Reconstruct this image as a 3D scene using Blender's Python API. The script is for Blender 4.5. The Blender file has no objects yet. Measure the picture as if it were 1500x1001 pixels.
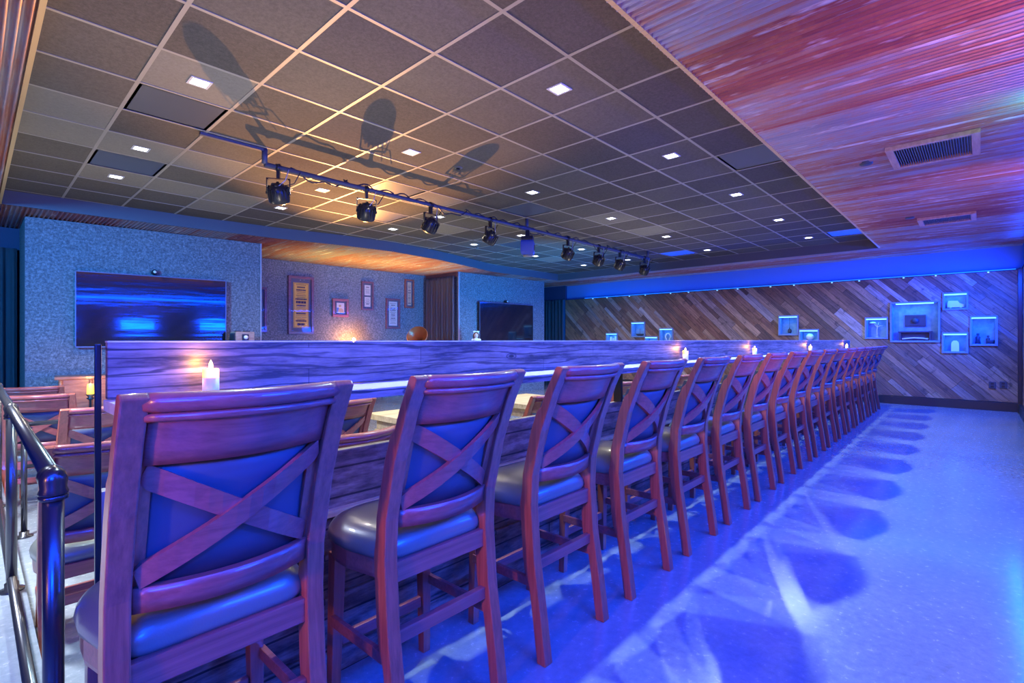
import bpy, bmesh, math, random
from mathutils import Vector, Matrix
random.seed(7)
R = math.radians
sc = bpy.context.scene
col = sc.collection

# ------------------------------------------------------------------ camera
H = 1.25
cam = bpy.data.objects.new('camera', bpy.data.cameras.new('camera'))
col.objects.link(cam)
cam.location = (0, 0, H)
cam.rotation_euler = (R(90), 0, R(42.93 - 90))
cam.data.sensor_width = 36.0
cam.data.lens = 36.0 * 738.0 / 1500.0
cam.data.shift_y = -1.9 / 1500.0
cam.data.clip_start = 0.02
sc.camera = cam

# ------------------------------------------------------------------ light and exposure
sc.view_settings.view_transform = 'Standard'
sc.view_settings.look = 'None'
sc.view_settings.gamma = 1.0
sc.view_settings.exposure = 0.1
sc.cycles.use_denoising = True
sc.cycles.max_bounces = 8
sc.cycles.sample_clamp_indirect = 6.0
world = bpy.data.worlds.new('world'); sc.world = world
world.use_nodes = True
world.node_tree.nodes['Background'].inputs[0].default_value = (0.01, 0.06, 0.5, 1)
world.node_tree.nodes['Background'].inputs[1].default_value = 0.3

def area(name, loc, target, sx, sy, power, color, spread=180):
    d = bpy.data.lights.new(name, 'AREA'); d.shape = 'RECTANGLE'; d.size = sx; d.size_y = sy
    d.energy = power; d.color = color; d.spread = R(spread)
    o = bpy.data.objects.new(name, d); col.objects.link(o); o.location = loc
    v = Vector(target) - Vector(loc)
    z = -v.normalized()
    x = Vector((1, 0, 0)) if abs(z.x) < 0.9 else Vector((0, 1, 0))
    x = (x - z * x.dot(z)).normalized(); y = z.cross(x)
    o.rotation_euler = Matrix((x, y, z)).transposed().to_euler()
    return o
BLUE = (0.0, 0.055, 1.0)
def spot(name, loc, target, power, color, size, blend, soft):
    d = bpy.data.lights.new(name, 'SPOT'); d.energy = power; d.color = color; d.spot_size = R(size); d.spot_blend = blend; d.shadow_soft_size = soft
    o = bpy.data.objects.new(name, d); col.objects.link(o); o.location = loc
    o.rotation_euler = (Vector(target) - Vector(loc)).to_track_quat('-Z', 'Y').to_euler(); return o
# LED tape on top of the wood cladding: the long right wall and the back wall
area('cove_light_right_down', (4.2, -0.40, 2.50), (4.2, 1.7, 0.3), 15.0, 0.06, 450, BLUE)
for _i in range(8):
    area('added_blue_fill_right', (-2.6 + 2.0 * _i, -0.42, 1.7), (-2.6 + 2.0 * _i, 1.7, 0.75), 0.8, 0.25, 66, BLUE, 140)  # added blue fill, out of view, to light the stool backs
area('added_corner_fill', (11.2, -0.38, 2.3), (12.4, 1.6, 1.3), 0.6, 0.06, 110, BLUE, 150)  # added fill that turns the right end of the planks bluer
spot('green_lamp', (4.9, -0.40, 2.66), (5.0, -0.15, 2.93), 9, (0.05, 1.0, 0.25), 120, 0.8, 0.03)
area('cove_light_right_up', (4.2, -0.44, 2.52), (4.2, -0.30, 3.0), 15.0, 0.04, 80, BLUE)
area('cove_light_back_up', (12.44, 4.1, 2.53), (12.53, 4.1, 3.0), 0.04, 9.2, 13, (0.0, 0.14, 1.0))
area('cove_light_back_down', (12.20, 4.1, 2.66), (9.6, 4.1, 1.2), 0.06, 9.2, 90, BLUE)
# added fill lights, coloured and white, with no fixture in the room
spot('added_amber_fill', (-3.2, 0.50, 1.5), (4.0, 1.2, 0.85), 300, (1.0, 0.42, 0.10), 36, 0.8, 0.12)  # added light to turn the post sides of the stools orange
spot('added_rose_fill', (-2.3, 0.1, 1.6), (0.6, 1.1, 1.05), 26, (1.0, 0.16, 0.42), 36, 0.8, 0.2)  # added pink tint for the backs of the nearest stools
area('added_blue_fill_left', (-2.4, 4.2, 2.75), (1.6, 9.2, 1.7), 0.9, 0.9, 185, (0.03, 0.34, 1.0), 75)  # added fill that colours the left carpeted wall
area('added_blue_fill_far', (7.6, 5.0, 1.0), (9.0, 9.4, 2.0), 0.5, 0.5, 170, (0.0, 0.32, 1.0), 130)  # added fill hidden behind the board, colours the far carpeted wall
for _i, (_x, _y, _w) in enumerate(((1.6, 3.4, 26), (4.6, 6.6, 20), (7.6, 4.2, 16), (0.9, 6.6, 14))):
    area('added_ceiling_fill', (_x, _y, 0.95), (_x, _y, 3.0), 0.7, 0.7, _w, (1.0, 0.86, 0.66), 150)  # added warm fill hidden behind the board to brighten the tiles
area('added_floor_fill', (-0.5, 4.2, 2.85), (-0.1, 4.2, 0), 0.3, 0.3, 140, (0.72, 0.82, 1.0), 110)  # added pale fill to lift the floor beyond the railing
# added pink fills at floor level, out of view, to redden the right soffit
spot('added_pink_fill', (-0.6, -0.2, 0.1), (1.6, 0.3, 2.93), 150, (1.0, 0.38, 0.8), 64, 0.5, 0.05)
spot('added_pink_fill', (2.4, -0.42, 0.1), (5.4, 0.45, 2.93), 170, (1.0, 0.36, 0.8), 80, 0.6, 0.05)
spot('added_pink_fill', (6.0, -0.42, 0.3), (8.8, 0.6, 2.93), 90, (1.0, 0.36, 0.8), 80, 0.6, 0.05)
# warm footlight on the stage, thrown up over the pipe onto the tiles
spot('footlight_beam', (5.60, 10.12, 1.0), (2.5, 4.3, 3.1), 4200, (1.0, 0.42, 0.11), 36, 0.85, 0.02)
area('added_gold_fill', (5.75, 9.55, 0.9), (5.75, 9.5, 2.93), 3.2, 0.7, 60, (1.0, 0.70, 0.10), 75)  # added broad fill, hidden, to light the left soffit gold

# ------------------------------------------------------------------ materials
def mat(name, base=(0.5, 0.5, 0.5), rough=0.5, metal=0.0, spec=0.5, coat=0.0, emit=None, strength=0):
    m = bpy.data.materials.new(name); m.use_nodes = True
    b = m.node_tree.nodes['Principled BSDF']
    b.inputs['Base Color'].default_value = (*base, 1)
    b.inputs['Roughness'].default_value = rough
    b.inputs['Metallic'].default_value = metal
    b.inputs['Specular IOR Level'].default_value = spec
    b.inputs['Coat Weight'].default_value = coat
    if emit:
        b.inputs['Emission Color'].default_value = (*emit, 1)
        b.inputs['Emission Strength'].default_value = strength
    return m
class NT:
    def __init__(s, m):
        s.m = m; s.t = m.node_tree; s.b = s.t.nodes['Principled BSDF']
    def n(s, typ, **kw):
        nd = s.t.nodes.new(typ)
        for k, v in kw.items():
            if k == 'ins':
                for kk, vv in v.items():
                    if isinstance(vv, bpy.types.NodeSocket): s.t.links.new(vv, nd.inputs[kk])
                    else: nd.inputs[kk].default_value = vv
            else: setattr(nd, k, v)
        return nd
    def coords(s, scale=(1, 1, 1), rot=(0, 0, 0), kind='Object'):
        c = s.n('ShaderNodeTexCoord')
        v = c.outputs[kind]
        if any(rot): v = s.n('ShaderNodeMapping', ins={0: v, 'Rotation': rot}).outputs[0]
        return s.n('ShaderNodeMapping', ins={0: v, 'Scale': scale}).outputs[0]
    def noise(s, vec, scale=5, detail=4, rough=0.6, out='Fac'):
        return s.n('ShaderNodeTexNoise', ins={'Vector': vec, 'Scale': scale, 'Detail': detail, 'Roughness': rough}).outputs[out]
    def ramp(s, fac, stops):
        r = s.n('ShaderNodeValToRGB', ins={0: fac}); e = r.color_ramp.elements
        while len(e) < len(stops): e.new(0.5)
        for el, (p, c) in zip(e, stops):
            el.position = p; el.color = (*c, 1) if len(c) == 3 else c
        return r.outputs[0]
    def mix(s, fac, a, b, blend='MIX'):
        n = s.n('ShaderNodeMix', data_type='RGBA', blend_type=blend)
        for sock, v in ((n.inputs[0], fac), (n.inputs[6], a), (n.inputs[7], b)):
            if isinstance(v, bpy.types.NodeSocket): s.t.links.new(v, sock)
            elif isinstance(v, (int, float)): sock.default_value = v
            else: sock.default_value = (*v, 1)
        return n.outputs[2]
    def math(s, op, a, b=0.0, c=0.0):
        n = s.n('ShaderNodeMath', operation=op)
        for i, v in enumerate((a, b, c)):
            if isinstance(v, bpy.types.NodeSocket): s.t.links.new(v, n.inputs[i])
            else: n.inputs[i].default_value = v
        return n.outputs[0]
    def base(s, c): s.t.links.new(c, s.b.inputs['Base Color'])
    def rough(s, c): s.t.links.new(c, s.b.inputs['Roughness'])
    def bump(s, h, strength=0.3, dist=0.01):
        b = s.n('ShaderNodeBump', ins={'Height': h, 'Strength': strength, 'Distance': dist})
        s.t.links.new(b.outputs[0], s.b.inputs['Normal'])

def wood(name, dark, light, scale=(3, 40, 40), rough=0.35, coat=0.2, bump=0.15):
    m = mat(name, light, rough, coat=coat); t = NT(m)
    f = t.noise(t.coords(scale), 1.0, 6, 0.65)
    t.base(t.ramp(f, [(0.25, dark), (0.72, light)]))
    t.bump(f, bump, 0.003)
    return m
M = {}
# mahogany stain of the stools; grain runs along different axes
M['mahog_v'] = wood('mahogany_upright', (0.24, 0.052, 0.032), (0.50, 0.12, 0.07), (80, 80, 3.2), 0.30, 0.35)
M['mahog_h'] = wood('mahogany_cross', (0.22, 0.052, 0.045), (0.42, 0.105, 0.085), (3.2, 80, 80), 0.30, 0.35)
M['leather'] = mat('black_leather', (0.15, 0.155, 0.125), 0.30, spec=0.8, coat=0.3)
t = NT(M['leather']); t.bump(t.noise(t.coords((1, 1, 1)), 260, 3, 0.6), 0.18, 0.002)
M['pad'] = mat('charcoal_vinyl', (0.062, 0.075, 0.10), 0.5)
M['steel'] = mat('black_steel', (0.035, 0.037, 0.042), 0.28, metal=0.55)
M['pipe'] = mat('black_iron_pipe', (0.10, 0.10, 0.11), 0.25, metal=0.8)
M['black'] = mat('black_plastic', (0.02, 0.02, 0.022), 0.4)
M['rail_paint'] = mat('painted_pipe', (0.06, 0.07, 0.10), 0.45)
M['white'] = mat('white_plastic', (0.75, 0.75, 0.72), 0.5)
M['wire_white'] = mat('pale_cable', (0.6, 0.6, 0.58), 0.5)
M['screen'] = mat('dark_screen_glass', (0.006, 0.007, 0.012), 0.09, spec=0.8, coat=0.5)
t = NT(M['screen']); t.bump(t.noise(t.coords((0.5, 1, 5)), 1.6, 2, 0.5), 0.10, 0.02)
M['wax'] = mat('ivory_wax', (0.82, 0.80, 0.78), 0.45)
M['wax'].node_tree.nodes['Principled BSDF'].inputs['Subsurface Weight'].default_value = 0.3
M['wax_lit'] = mat('glowing_wax', (0.8, 0.62, 0.2), 0.5, emit=(1.0, 0.50, 0.02), strength=1.2)
M['amber'] = mat('amber_glow_candle', (1, 0.6, 0.1), 0.5, emit=(1.0, 0.45, 0.03), strength=3.0)
M['flame'] = mat('flame_tip', (1, 0.8, 0.5), 0.5, emit=(1.0, 0.62, 0.22), strength=6)
M['bulb'] = mat('lit_bulb', (1, 0.8, 0.5), 0.5, emit=(1.0, 0.42, 0.09), strength=650)
M['lens'] = mat('downlight_lens', (1, 1, 1), 0.5, emit=(0.93, 0.97, 1.0), strength=9)
M['lamp_trim'] = mat('white_trim_ring', (0.5, 0.5, 0.5), 0.4)
M['led'] = mat('blue_led_tape', (0.2, 0.4, 1), 0.5, emit=(0.0, 0.16, 1.0), strength=2.2)
M['led_dim'] = mat('blue_led_tape_dim', (0.2, 0.4, 1), 0.5, emit=(0.2, 0.5, 1.0), strength=2.0)
M['fascia'] = mat('dark_fascia_paint', (0.075, 0.078, 0.095), 0.7)
M['upper'] = mat('blue_plaster', (0.10, 0.22, 0.50), 0.8)
M['navy'] = mat('navy_paint', (0.03, 0.04, 0.09), 0.7)
M['gold_trim'] = mat('brass_edge', (0.65, 0.42, 0.16), 0.4, metal=0.3)
M['pale_trim'] = mat('grey_corner_trim', (0.35, 0.33, 0.36), 0.6)
M['ledge_top'] = wood('pale_counter_wood', (0.55, 0.45, 0.31), (0.82, 0.73, 0.55), (2, 30, 30), 0.4, 0.1)
M['table_wood'] = wood('pale_table_wood', (0.42, 0.29, 0.14), (0.78, 0.6, 0.34), (2, 26, 26), 0.45, 0.1)
M['cab_wood'] = wood('walnut_cabinet', (0.16, 0.06, 0.03), (0.42, 0.19, 0.09), (6, 6, 40), 0.35, 0.2)
M['frame_wood'] = wood('dark_frame', (0.09, 0.03, 0.03), (0.22, 0.08, 0.07), (6, 6, 40), 0.35, 0.2)
M['red_frame'] = wood('red_frame', (0.2, 0.05, 0.025), (0.38, 0.10, 0.05), (6, 6, 40), 0.35, 0.2)
M['horn'] = mat('copper_horn', (0.42, 0.12, 0.035), 0.35, metal=0.35)
M['mat_board'] = mat('mat_board', (0.09, 0.08, 0.11), 0.6)
M['paper_y'] = mat('yellow_paper', (0.72, 0.40, 0.06), 0.7)
M['paper_w'] = mat('cream_paper', (0.62, 0.52, 0.42), 0.7)
M['paper_o'] = mat('peach_paper', (0.75, 0.42, 0.22), 0.7)
M['ink'] = mat('dark_ink', (0.05, 0.02, 0.05), 0.7)
M['photo_blue'] = mat('blue_print_ink', (0.06, 0.16, 0.45), 0.6)
M['photo_tan'] = mat('tan_print_ink', (0.55, 0.35, 0.16), 0.6)
M['skin'] = mat('doll_skin', (0.75, 0.48, 0.36), 0.5)
M['hair'] = mat('doll_hair', (0.12, 0.04, 0.02), 0.6)
M['lace'] = mat('doll_lace', (0.8, 0.78, 0.74), 0.8)
M['niche_in'] = mat('niche_plaster', (0.60, 0.66, 0.72), 0.8)
t = NT(M['niche_in']); f = t.noise(t.coords(), 9, 5, 0.6); t.base(t.ramp(f, [(0.3, (0.14, 0.28, 0.5)), (0.7, (0.30, 0.45, 0.62))]))
M['niche_frame'] = mat('niche_frame_grey', (0.2, 0.28, 0.38), 0.6)
M['relic_dark'] = mat('relic_dark', (0.05, 0.055, 0.07), 0.5)
M['relic_pale'] = mat('relic_pale', (0.75, 0.75, 0.72), 0.5)
M['grille'] = mat('vent_grille', (0.10, 0.11, 0.12), 0.5)
M['duct_metal'] = mat('diffuser_plate', (0.16, 0.17, 0.18), 0.30, metal=0.6)
M['vent_wood'] = wood('vent_frame_wood', (0.40, 0.20, 0.11), (0.66, 0.4, 0.26), (4, 30, 30), 0.5, 0)
M['blue_head'] = mat('navy_lamp_shell', (0.05, 0.09, 0.30), 0.35)
M['lamp_lens'] = mat('ribbed_lamp_lens', (0.25, 0.23, 0.19), 0.4)
M['duct_dark'] = mat('dark_duct_plate', (0.035, 0.04, 0.045), 0.35, metal=0.4)
M['old_box'] = wood('old_camera_wood', (0.22, 0.13, 0.09), (0.5, 0.34, 0.24), (8, 8, 30), 0.5, 0)
M['led_white'] = mat('niche_led_tape', (0.6, 0.8, 1), 0.5, emit=(0.16, 0.62, 1.0), strength=1.6)
M['bezel'] = mat('grey_bezel', (0.16, 0.17, 0.2), 0.35, metal=0.5)
M['outlet'] = mat('dark_outlet', (0.06, 0.06, 0.07), 0.5)

# polished concrete
m = M['floor'] = mat('polished_concrete', (0.4, 0.4, 0.4), 0.2, spec=0.5, coat=0.4); t = NT(m)
t.b.inputs['Coat Roughness'].default_value = 0.13
c = t.coords()
a_ = t.noise(c, 0.9, 6, 0.65); b_ = t.noise(c, 26, 4, 0.7); s_ = t.noise(c, 330, 2, 0.5)
c1 = t.ramp(a_, [(0.35, (0.18, 0.205, 0.22)), (0.65, (0.27, 0.30, 0.32))])
c2 = t.mix(0.35, c1, t.ramp(b_, [(0.35, (0.16, 0.19, 0.21)), (0.65, (0.32, 0.345, 0.36))]))
c3 = t.mix(t.ramp(s_, [(0.68, (0, 0, 0)), (0.76, (0.6, 0.6, 0.6))]), c2, (0.55, 0.55, 0.55))
t.base(c3)
t.rough(t.ramp(b_, [(0.3, (0.14, 0.14, 0.14)), (0.7, (0.30, 0.30, 0.30))]))
t.bump(t.noise(c, 2.2, 4, 0.5), 0.05, 0.02)

# acoustic carpet on the walls
m = M['carpet_wall'] = mat('carpet_wall', (0.2, 0.2, 0.22), 0.95, spec=0.1); t = NT(m)
n1 = t.noise(t.coords(), 34, 6, 0.85)
t.base(t.ramp(n1, [(0.35, (0.07, 0.075, 0.085)), (0.5, (0.15, 0.155, 0.165)), (0.66, (0.32, 0.32, 0.33))]))
t.bump(n1, 0.25, 0.01)

# curtain cloth
M['curtain'] = mat('curtain_cloth', (0.20, 0.165, 0.185), 0.85, spec=0.2)
M['curtain_blue'] = mat('curtain_cloth_slate', (0.075, 0.11, 0.13), 0.85, spec=0.2)

# ceiling tiles
def tile_mat(name, ca, cb):
    m = mat(name, ca, 0.9, spec=0.15); t = NT(m)
    f = t.noise(t.coords(), 48, 4, 0.85)
    g = t.noise(t.coords(), 1.3, 3, 0.5)
    c = t.mix(0.25, t.ramp(f, [(0.35, ca), (0.65, cb)]), t.ramp(g, [(0.3, ca), (0.7, cb)]))
    t.base(c); t.bump(f, 0.2, 0.004)
    return m
TILES = [tile_mat('tile_dark', (0.058, 0.053, 0.047), (0.105, 0.096, 0.084)),
         tile_mat('tile_mid', (0.075, 0.07, 0.062), (0.128, 0.118, 0.102)),
         tile_mat('tile_plum', (0.055, 0.051, 0.053), (0.098, 0.09, 0.09)),
         tile_mat('tile_pale', (0.15, 0.142, 0.122), (0.21, 0.20, 0.172))]
M['grid'] = mat('ceiling_grid_metal', (0.26, 0.24, 0.20), 0.5)

# rusty corrugated metal; streaks run across the room (y)
m = M['rust'] = mat('rusty_corrugated_metal', (0.3, 0.1, 0.05), 0.42, metal=0.35); t = NT(m)
c = t.coords()
sep = t.n('ShaderNodeSeparateXYZ', ins={0: c})
sheet = t.math('FLOOR', t.math('MULTIPLY', sep.outputs[0], 1 / 0.72))
rnd = t.n('ShaderNodeTexWhiteNoise', noise_dimensions='1D', ins={'W': sheet}).outputs['Value']
st = t.noise(t.coords((9.0, 0.55, 1)), 1.0, 6, 0.7)
st2 = t.noise(t.coords((14.0, 0.9, 1)), 1.0, 5, 0.75)
sp = t.noise(t.coords((10, 3, 1)), 1.0, 5, 0.8)
fac = t.math('ADD', t.math('MULTIPLY', rnd, 0.30), t.math('MULTIPLY', st, 0.95))
body = t.ramp(fac, [(0.36, (0.20, 0.045, 0.045)), (0.50, (0.33, 0.085, 0.07)), (0.62, (0.36, 0.16, 0.12)), (0.74, (0.34, 0.29, 0.31)), (0.9, (0.24, 0.22, 0.26))])
body = t.mix(t.ramp(sp, [(0.50, (0, 0, 0)), (0.66, (0.45, 0.45, 0.45))]), body, (0.55, 0.20, 0.07))
body = t.mix(t.ramp(st2, [(0.57, (0, 0, 0)), (0.68, (0.9, 0.9, 0.9))]), body, (0.66, 0.62, 0.60))
t.base(body); t.bump(sp, 0.2, 0.004)

# reclaimed planks: colour comes from a per-plank attribute
m = M['planks'] = mat('reclaimed_planks', (0.2, 0.12, 0.07), 0.65); t = NT(m)
at = t.n('ShaderNodeAttribute', attribute_name='plank')
g = t.noise(t.coords((3, 3, 42), (R(-45), 0, 0)), 1.0, 6, 0.7)
g2 = t.noise(t.coords(), 7, 5, 0.7)
cc = t.mix(1.0, at.outputs['Color'], t.ramp(g, [(0.3, (0.42, 0.38, 0.36)), (0.7, (1.35, 1.3, 1.25))]), 'MULTIPLY')
cc = t.mix(t.ramp(g2, [(0.57, (0, 0, 0)), (0.70, (0.75, 0.75, 0.75))]), cc, (0.045, 0.03, 0.025))
t.base(cc); t.bump(g, 0.35, 0.006)

# distressed board with knots (riser)
def distressed(name, pale, mid, dark, su):
    m = mat(name, mid, 0.55); t = NT(m)
    c = t.coords((su, 22, 22))
    f = t.noise(c, 1.0, 8, 0.72)
    warp = t.n('ShaderNodeTexWave', wave_type='BANDS', bands_direction='Z', ins={'Vector': t.coords((0.9, 1, 9)), 'Scale': 1.2, 'Distortion': 9.0, 'Detail': 4.0, 'Detail Scale': 1.6}).outputs['Fac']
    v = t.n('ShaderNodeTexVoronoi', ins={'Vector': t.coords((3.2, 3.2, 9)), 'Scale': 1.0, 'Randomness': 1.0}).outputs['Distance']
    kn = t.ramp(v, [(0.05, (1, 1, 1)), (0.09, (0.2, 0.2, 0.2)), (0.11, (0.9, 0.9, 0.9)), (0.14, (0, 0, 0))])
    c1 = t.ramp(f, [(0.34, dark), (0.46, mid), (0.64, pale)])
    c1 = t.mix(t.ramp(warp, [(0.02, (0.85, 0.85, 0.85)), (0.16, (0, 0, 0))]), c1, dark)
    c1 = t.mix(kn, c1, (dark[0] * 0.5, dark[1] * 0.5, dark[2] * 0.5))
    br = t.n('ShaderNodeTexBrick', offset=0.37, ins={'Vector': t.coords((1, 1, 1), (R(90), 0, 0)), 'Color1': (1, 1, 1, 1), 'Color2': (0.78, 0.78, 0.78, 1), 'Mortar': (0.15, 0.15, 0.15, 1), 'Scale': 1.0, 'Mortar Size': 0.0015, 'Brick Width': 1.3, 'Row Height': 0.072}).outputs['Color']
    c1 = t.mix(0.8, c1, br, 'MULTIPLY')
    t.base(c1); t.bump(f, 0.3, 0.004)
    return m
M['riser'] = distressed('distressed_riser_board', (0.34, 0.25, 0.19), (0.17, 0.12, 0.095), (0.03, 0.02, 0.018), 2.4)
# knee wall: rough stacked boards with upright dark seams
m = M['knee'] = mat('rough_bar_front', (0.2, 0.13, 0.09), 0.6); t = NT(m)
c = t.coords((5, 5, 45)); f = t.noise(c, 1.0, 7, 0.75)
b1 = t.noise(t.coords((7, 7, 26)), 1.0, 4, 0.6)
c1 = t.ramp(b1, [(0.40, (0.035, 0.02, 0.02)), (0.5, (0.20, 0.11, 0.09)), (0.65, (0.46, 0.32, 0.26))])
c1 = t.mix(0.5, c1, t.ramp(f, [(0.35, (0.05, 0.03, 0.03)), (0.65, (0.42, 0.28, 0.2))]))
br = t.n('ShaderNodeTexBrick', offset=0.5, ins={'Vector': t.coords((1, 1, 1), (R(90), 0, 0)), 'Color1': (1, 1, 1, 1), 'Color2': (0.6, 0.6, 0.6, 1), 'Mortar': (0.05, 0.05, 0.05, 1), 'Scale': 1.0, 'Mortar Size': 0.004, 'Brick Width': 0.9, 'Row Height': 0.11}).outputs['Color']
t.base(t.mix(0.9, c1, br, 'MULTIPLY')); t.bump(b1, 0.5, 0.01)

# ------------------------------------------------------------------ mesh helpers
def _q(bm, vs, mi=0):
    try:
        f = bm.faces.new(vs); f.material_index = mi; return f
    except ValueError: return None
def box(bm, lo, hi, mtx=None, mi=0):
    vs = [Vector((x, y, z)) for x in (lo[0], hi[0]) for y in (lo[1], hi[1]) for z in (lo[2], hi[2])]
    if mtx: vs = [mtx @ v for v in vs]
    v = [bm.verts.new(p) for p in vs]
    for ids in ((0, 1, 3, 2), (4, 6, 7, 5), (0, 4, 5, 1), (2, 3, 7, 6), (0, 2, 6, 4), (1, 5, 7, 3)):
        _q(bm, [v[i] for i in ids], mi)
def prism(bm, poly, a, b, fn, mi=0):
    """poly: 2D points, fn(u, v, w) -> 3D; extruded from w=a to w=b"""
    A = [bm.verts.new(fn(u, v, a)) for u, v in poly]; B = [bm.verts.new(fn(u, v, b)) for u, v in poly]
    n = len(poly)
    _q(bm, A, mi); _q(bm, B[::-1], mi)
    for i in range(n): _q(bm, [A[i], B[i], B[(i + 1) % n], A[(i + 1) % n]], mi)
def tube(bm, pts, r, seg=8, cap=True):
    pts = [Vector(p) for p in pts]; rings = []
    up = None
    for i, p in enumerate(pts):
        d = (pts[min(i + 1, len(pts) - 1)] - pts[max(i - 1, 0)]).normalized()
        if up is None: up = d.orthogonal().normalized()
        up = (up - d * up.dot(d)).normalized(); s = d.cross(up)
        rr = r[i] if isinstance(r, (list, tuple)) else r
        rings.append([bm.verts.new(p + (up * math.cos(2 * math.pi * k / seg) + s * math.sin(2 * math.pi * k / seg)) * rr) for k in range(seg)])
    for a, b in zip(rings, rings[1:]):
        for k in range(seg):
            f = _q(bm, [a[k], b[k], b[(k + 1) % seg], a[(k + 1) % seg]])
            if f: f.smooth = True
    if cap: _q(bm, rings[0][::-1]); _q(bm, rings[-1])
def lathe(bm, prof, mtx=None, seg=20, smooth=True, mi=0):
    mtx = mtx or Matrix(); rings = []
    for r, z in prof:
        if r < 1e-6: rings.append([bm.verts.new(mtx @ Vector((0, 0, z)))])
        else: rings.append([bm.verts.new(mtx @ Vector((r * math.cos(2 * math.pi * k / seg), r * math.sin(2 * math.pi * k / seg), z))) for k in range(seg)])
    for a, b in zip(rings, rings[1:]):
        for k in range(seg):
            k2 = (k + 1) % seg
            if len(a) == 1 and len(b) == 1: continue
            if len(a) == 1: f = _q(bm, [a[0], b[k2], b[k]], mi)
            elif len(b) == 1: f = _q(bm, [a[k], a[k2], b[0]], mi)
            else: f = _q(bm, [a[k], a[k2], b[k2], b[k]], mi)
            if f: f.smooth = smooth
def loft(bm, rings, smooth=True, caps=True):
    rs = [[bm.verts.new(p) for p in r] for r in rings]; n = len(rs[0])
    for a, b in zip(rs, rs[1:]):
        for k in range(n):
            f = _q(bm, [a[k], a[(k + 1) % n], b[(k + 1) % n], b[k]])
            if f: f.smooth = smooth
    if caps: _q(bm, rs[0][::-1]); _q(bm, rs[-1])
def obj(name, bm, mats, parent=None, bevel=0.0, recalc=True):
    if recalc: bmesh.ops.recalc_face_normals(bm, faces=bm.faces[:])
    if bevel:
        es = [e for e in bm.edges if len(e.link_faces) == 2 and e.calc_face_angle(0) > 0.6]
        bmesh.ops.bevel(bm, geom=es, offset=bevel, segments=2, affect='EDGES', profile=0.6, clamp_overlap=True)
    me = bpy.data.meshes.new(name); bm.to_mesh(me); bm.free()
    for mm in (mats if isinstance(mats, (list, tuple)) else [mats]): me.materials.append(M[mm] if isinstance(mm, str) else mm)
    o = bpy.data.objects.new(name, me); col.objects.link(o)
    if parent: o.parent = parent
    return o
def NB(): return bmesh.new()
def tag(o, label, cat, group=None, kind=None):
    o['label'] = label; o['category'] = cat
    if group: o['group'] = group
    if kind: o['kind'] = kind
    return o
def thing(name, label, cat, loc=(0, 0, 0), rz=0.0, group=None):
    o = bpy.data.objects.new(name, None); col.objects.link(o)
    o.empty_display_size = 0.05
    o.location = loc; o.rotation_euler = (0, 0, rz)
    return tag(o, label, cat, group)
def struct(name, bm, mats, bevel=0, recalc=True):
    o = obj(name, bm, mats, None, bevel, recalc); o['kind'] = 'structure'; return o
KIDS = {}
def dup(root, loc, rz, label, group=None):
    r = root.copy(); col.objects.link(r); r.location = loc; r.rotation_euler = (0, 0, rz); r['label'] = label
    if group: r['group'] = group
    for ch in list(root.children):
        c = ch.copy(); col.objects.link(c); c.parent = r
        for g in list(ch.children):
            d = g.copy(); col.objects.link(d); d.parent = c
    return r
ORD = ['first', 'second', 'third', 'fourth', 'fifth', 'sixth', 'seventh', 'eighth', 'ninth', 'tenth', 'eleventh', 'twelfth', 'thirteenth', 'fourteenth', 'fifteenth', 'sixteenth', 'seventeenth']

# ------------------------------------------------------------------ room shell
T = 0.6096; GX = 1.422; GY = 1.351; ZT = 3.096; ZS = 2.93
XN = 0.262; XB = GX + 16 * T; XW = 12.4; YR = -0.52; X0 = -4.5; SUNK = -0.15
S = 0.012                                              # the bar runs a hair off the tile grid
def gx(b): return GX + b * T
def gy(a): return GY + a * T
# floor: upper walkway, then a sunken dining floor one step down
bm = NB()
box(bm, (X0, YR, -0.3), (XW + 0.1, 1.80, 0)); box(bm, (X0, 1.80, -0.3), (0.19, 11.2, 0))
struct('floor', bm, 'floor')
bm = NB(); box(bm, (0.19, 1.80, -0.4), (XW + 0.1, 11.2, SUNK)); struct('floor', bm, 'floor')

# tile ceiling with a recess; some cells hold diffusers
holes = {(5, -1), (8, -1), (0, 6), (5, 6), (6, 3), (8, 4), (0, 14), (5, 14), (8, 9)}
bm = NB(); rnd_ = random.Random(11)
pale = {(7, 0), (9, 0), (9, 1), (8, 6), (4, -1), (7, -1), (9, -1), (4, 10), (9, 12), (10, 1), (6, -2), (7, -2), (4, 8), (6, 4)}
for a in range(0, 13):
    for b in range(-2, 16):
        if (a, b) in holes: continue
        mi = rnd_.choice([0, 0, 1, 1, 1, 2])
        if (a, b) in pale: mi = 3
        if a == 0: mi = 2 if b % 2 else 0
        drop = rnd_.choice([0, 0, 0, 0.003])
        box(bm, (gx(b) + 0.011, gy(a) + 0.011, ZT - drop), (gx(b + 1) - 0.011, gy(a + 1) - 0.011, ZT + 0.015), mi=mi)
struct('ceiling', bm, TILES)
bm = NB()
for a in range(0, 14): box(bm, (XN, gy(a) - 0.0125, ZT - 0.004), (XB, gy(a) + 0.0125, ZT + 0.02))
for b in range(-2, 17): box(bm, (gx(b) - 0.0125, GY, ZT - 0.0038), (gx(b) + 0.0125, gy(13), ZT + 0.02))
struct('ceiling_grid', bm, 'grid')
bm = NB(); box(bm, (X0, YR - 0.3, 3.35), (XW + 0.4, 11.4, 3.5)); struct('ceiling_slab', bm, 'black')

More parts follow.
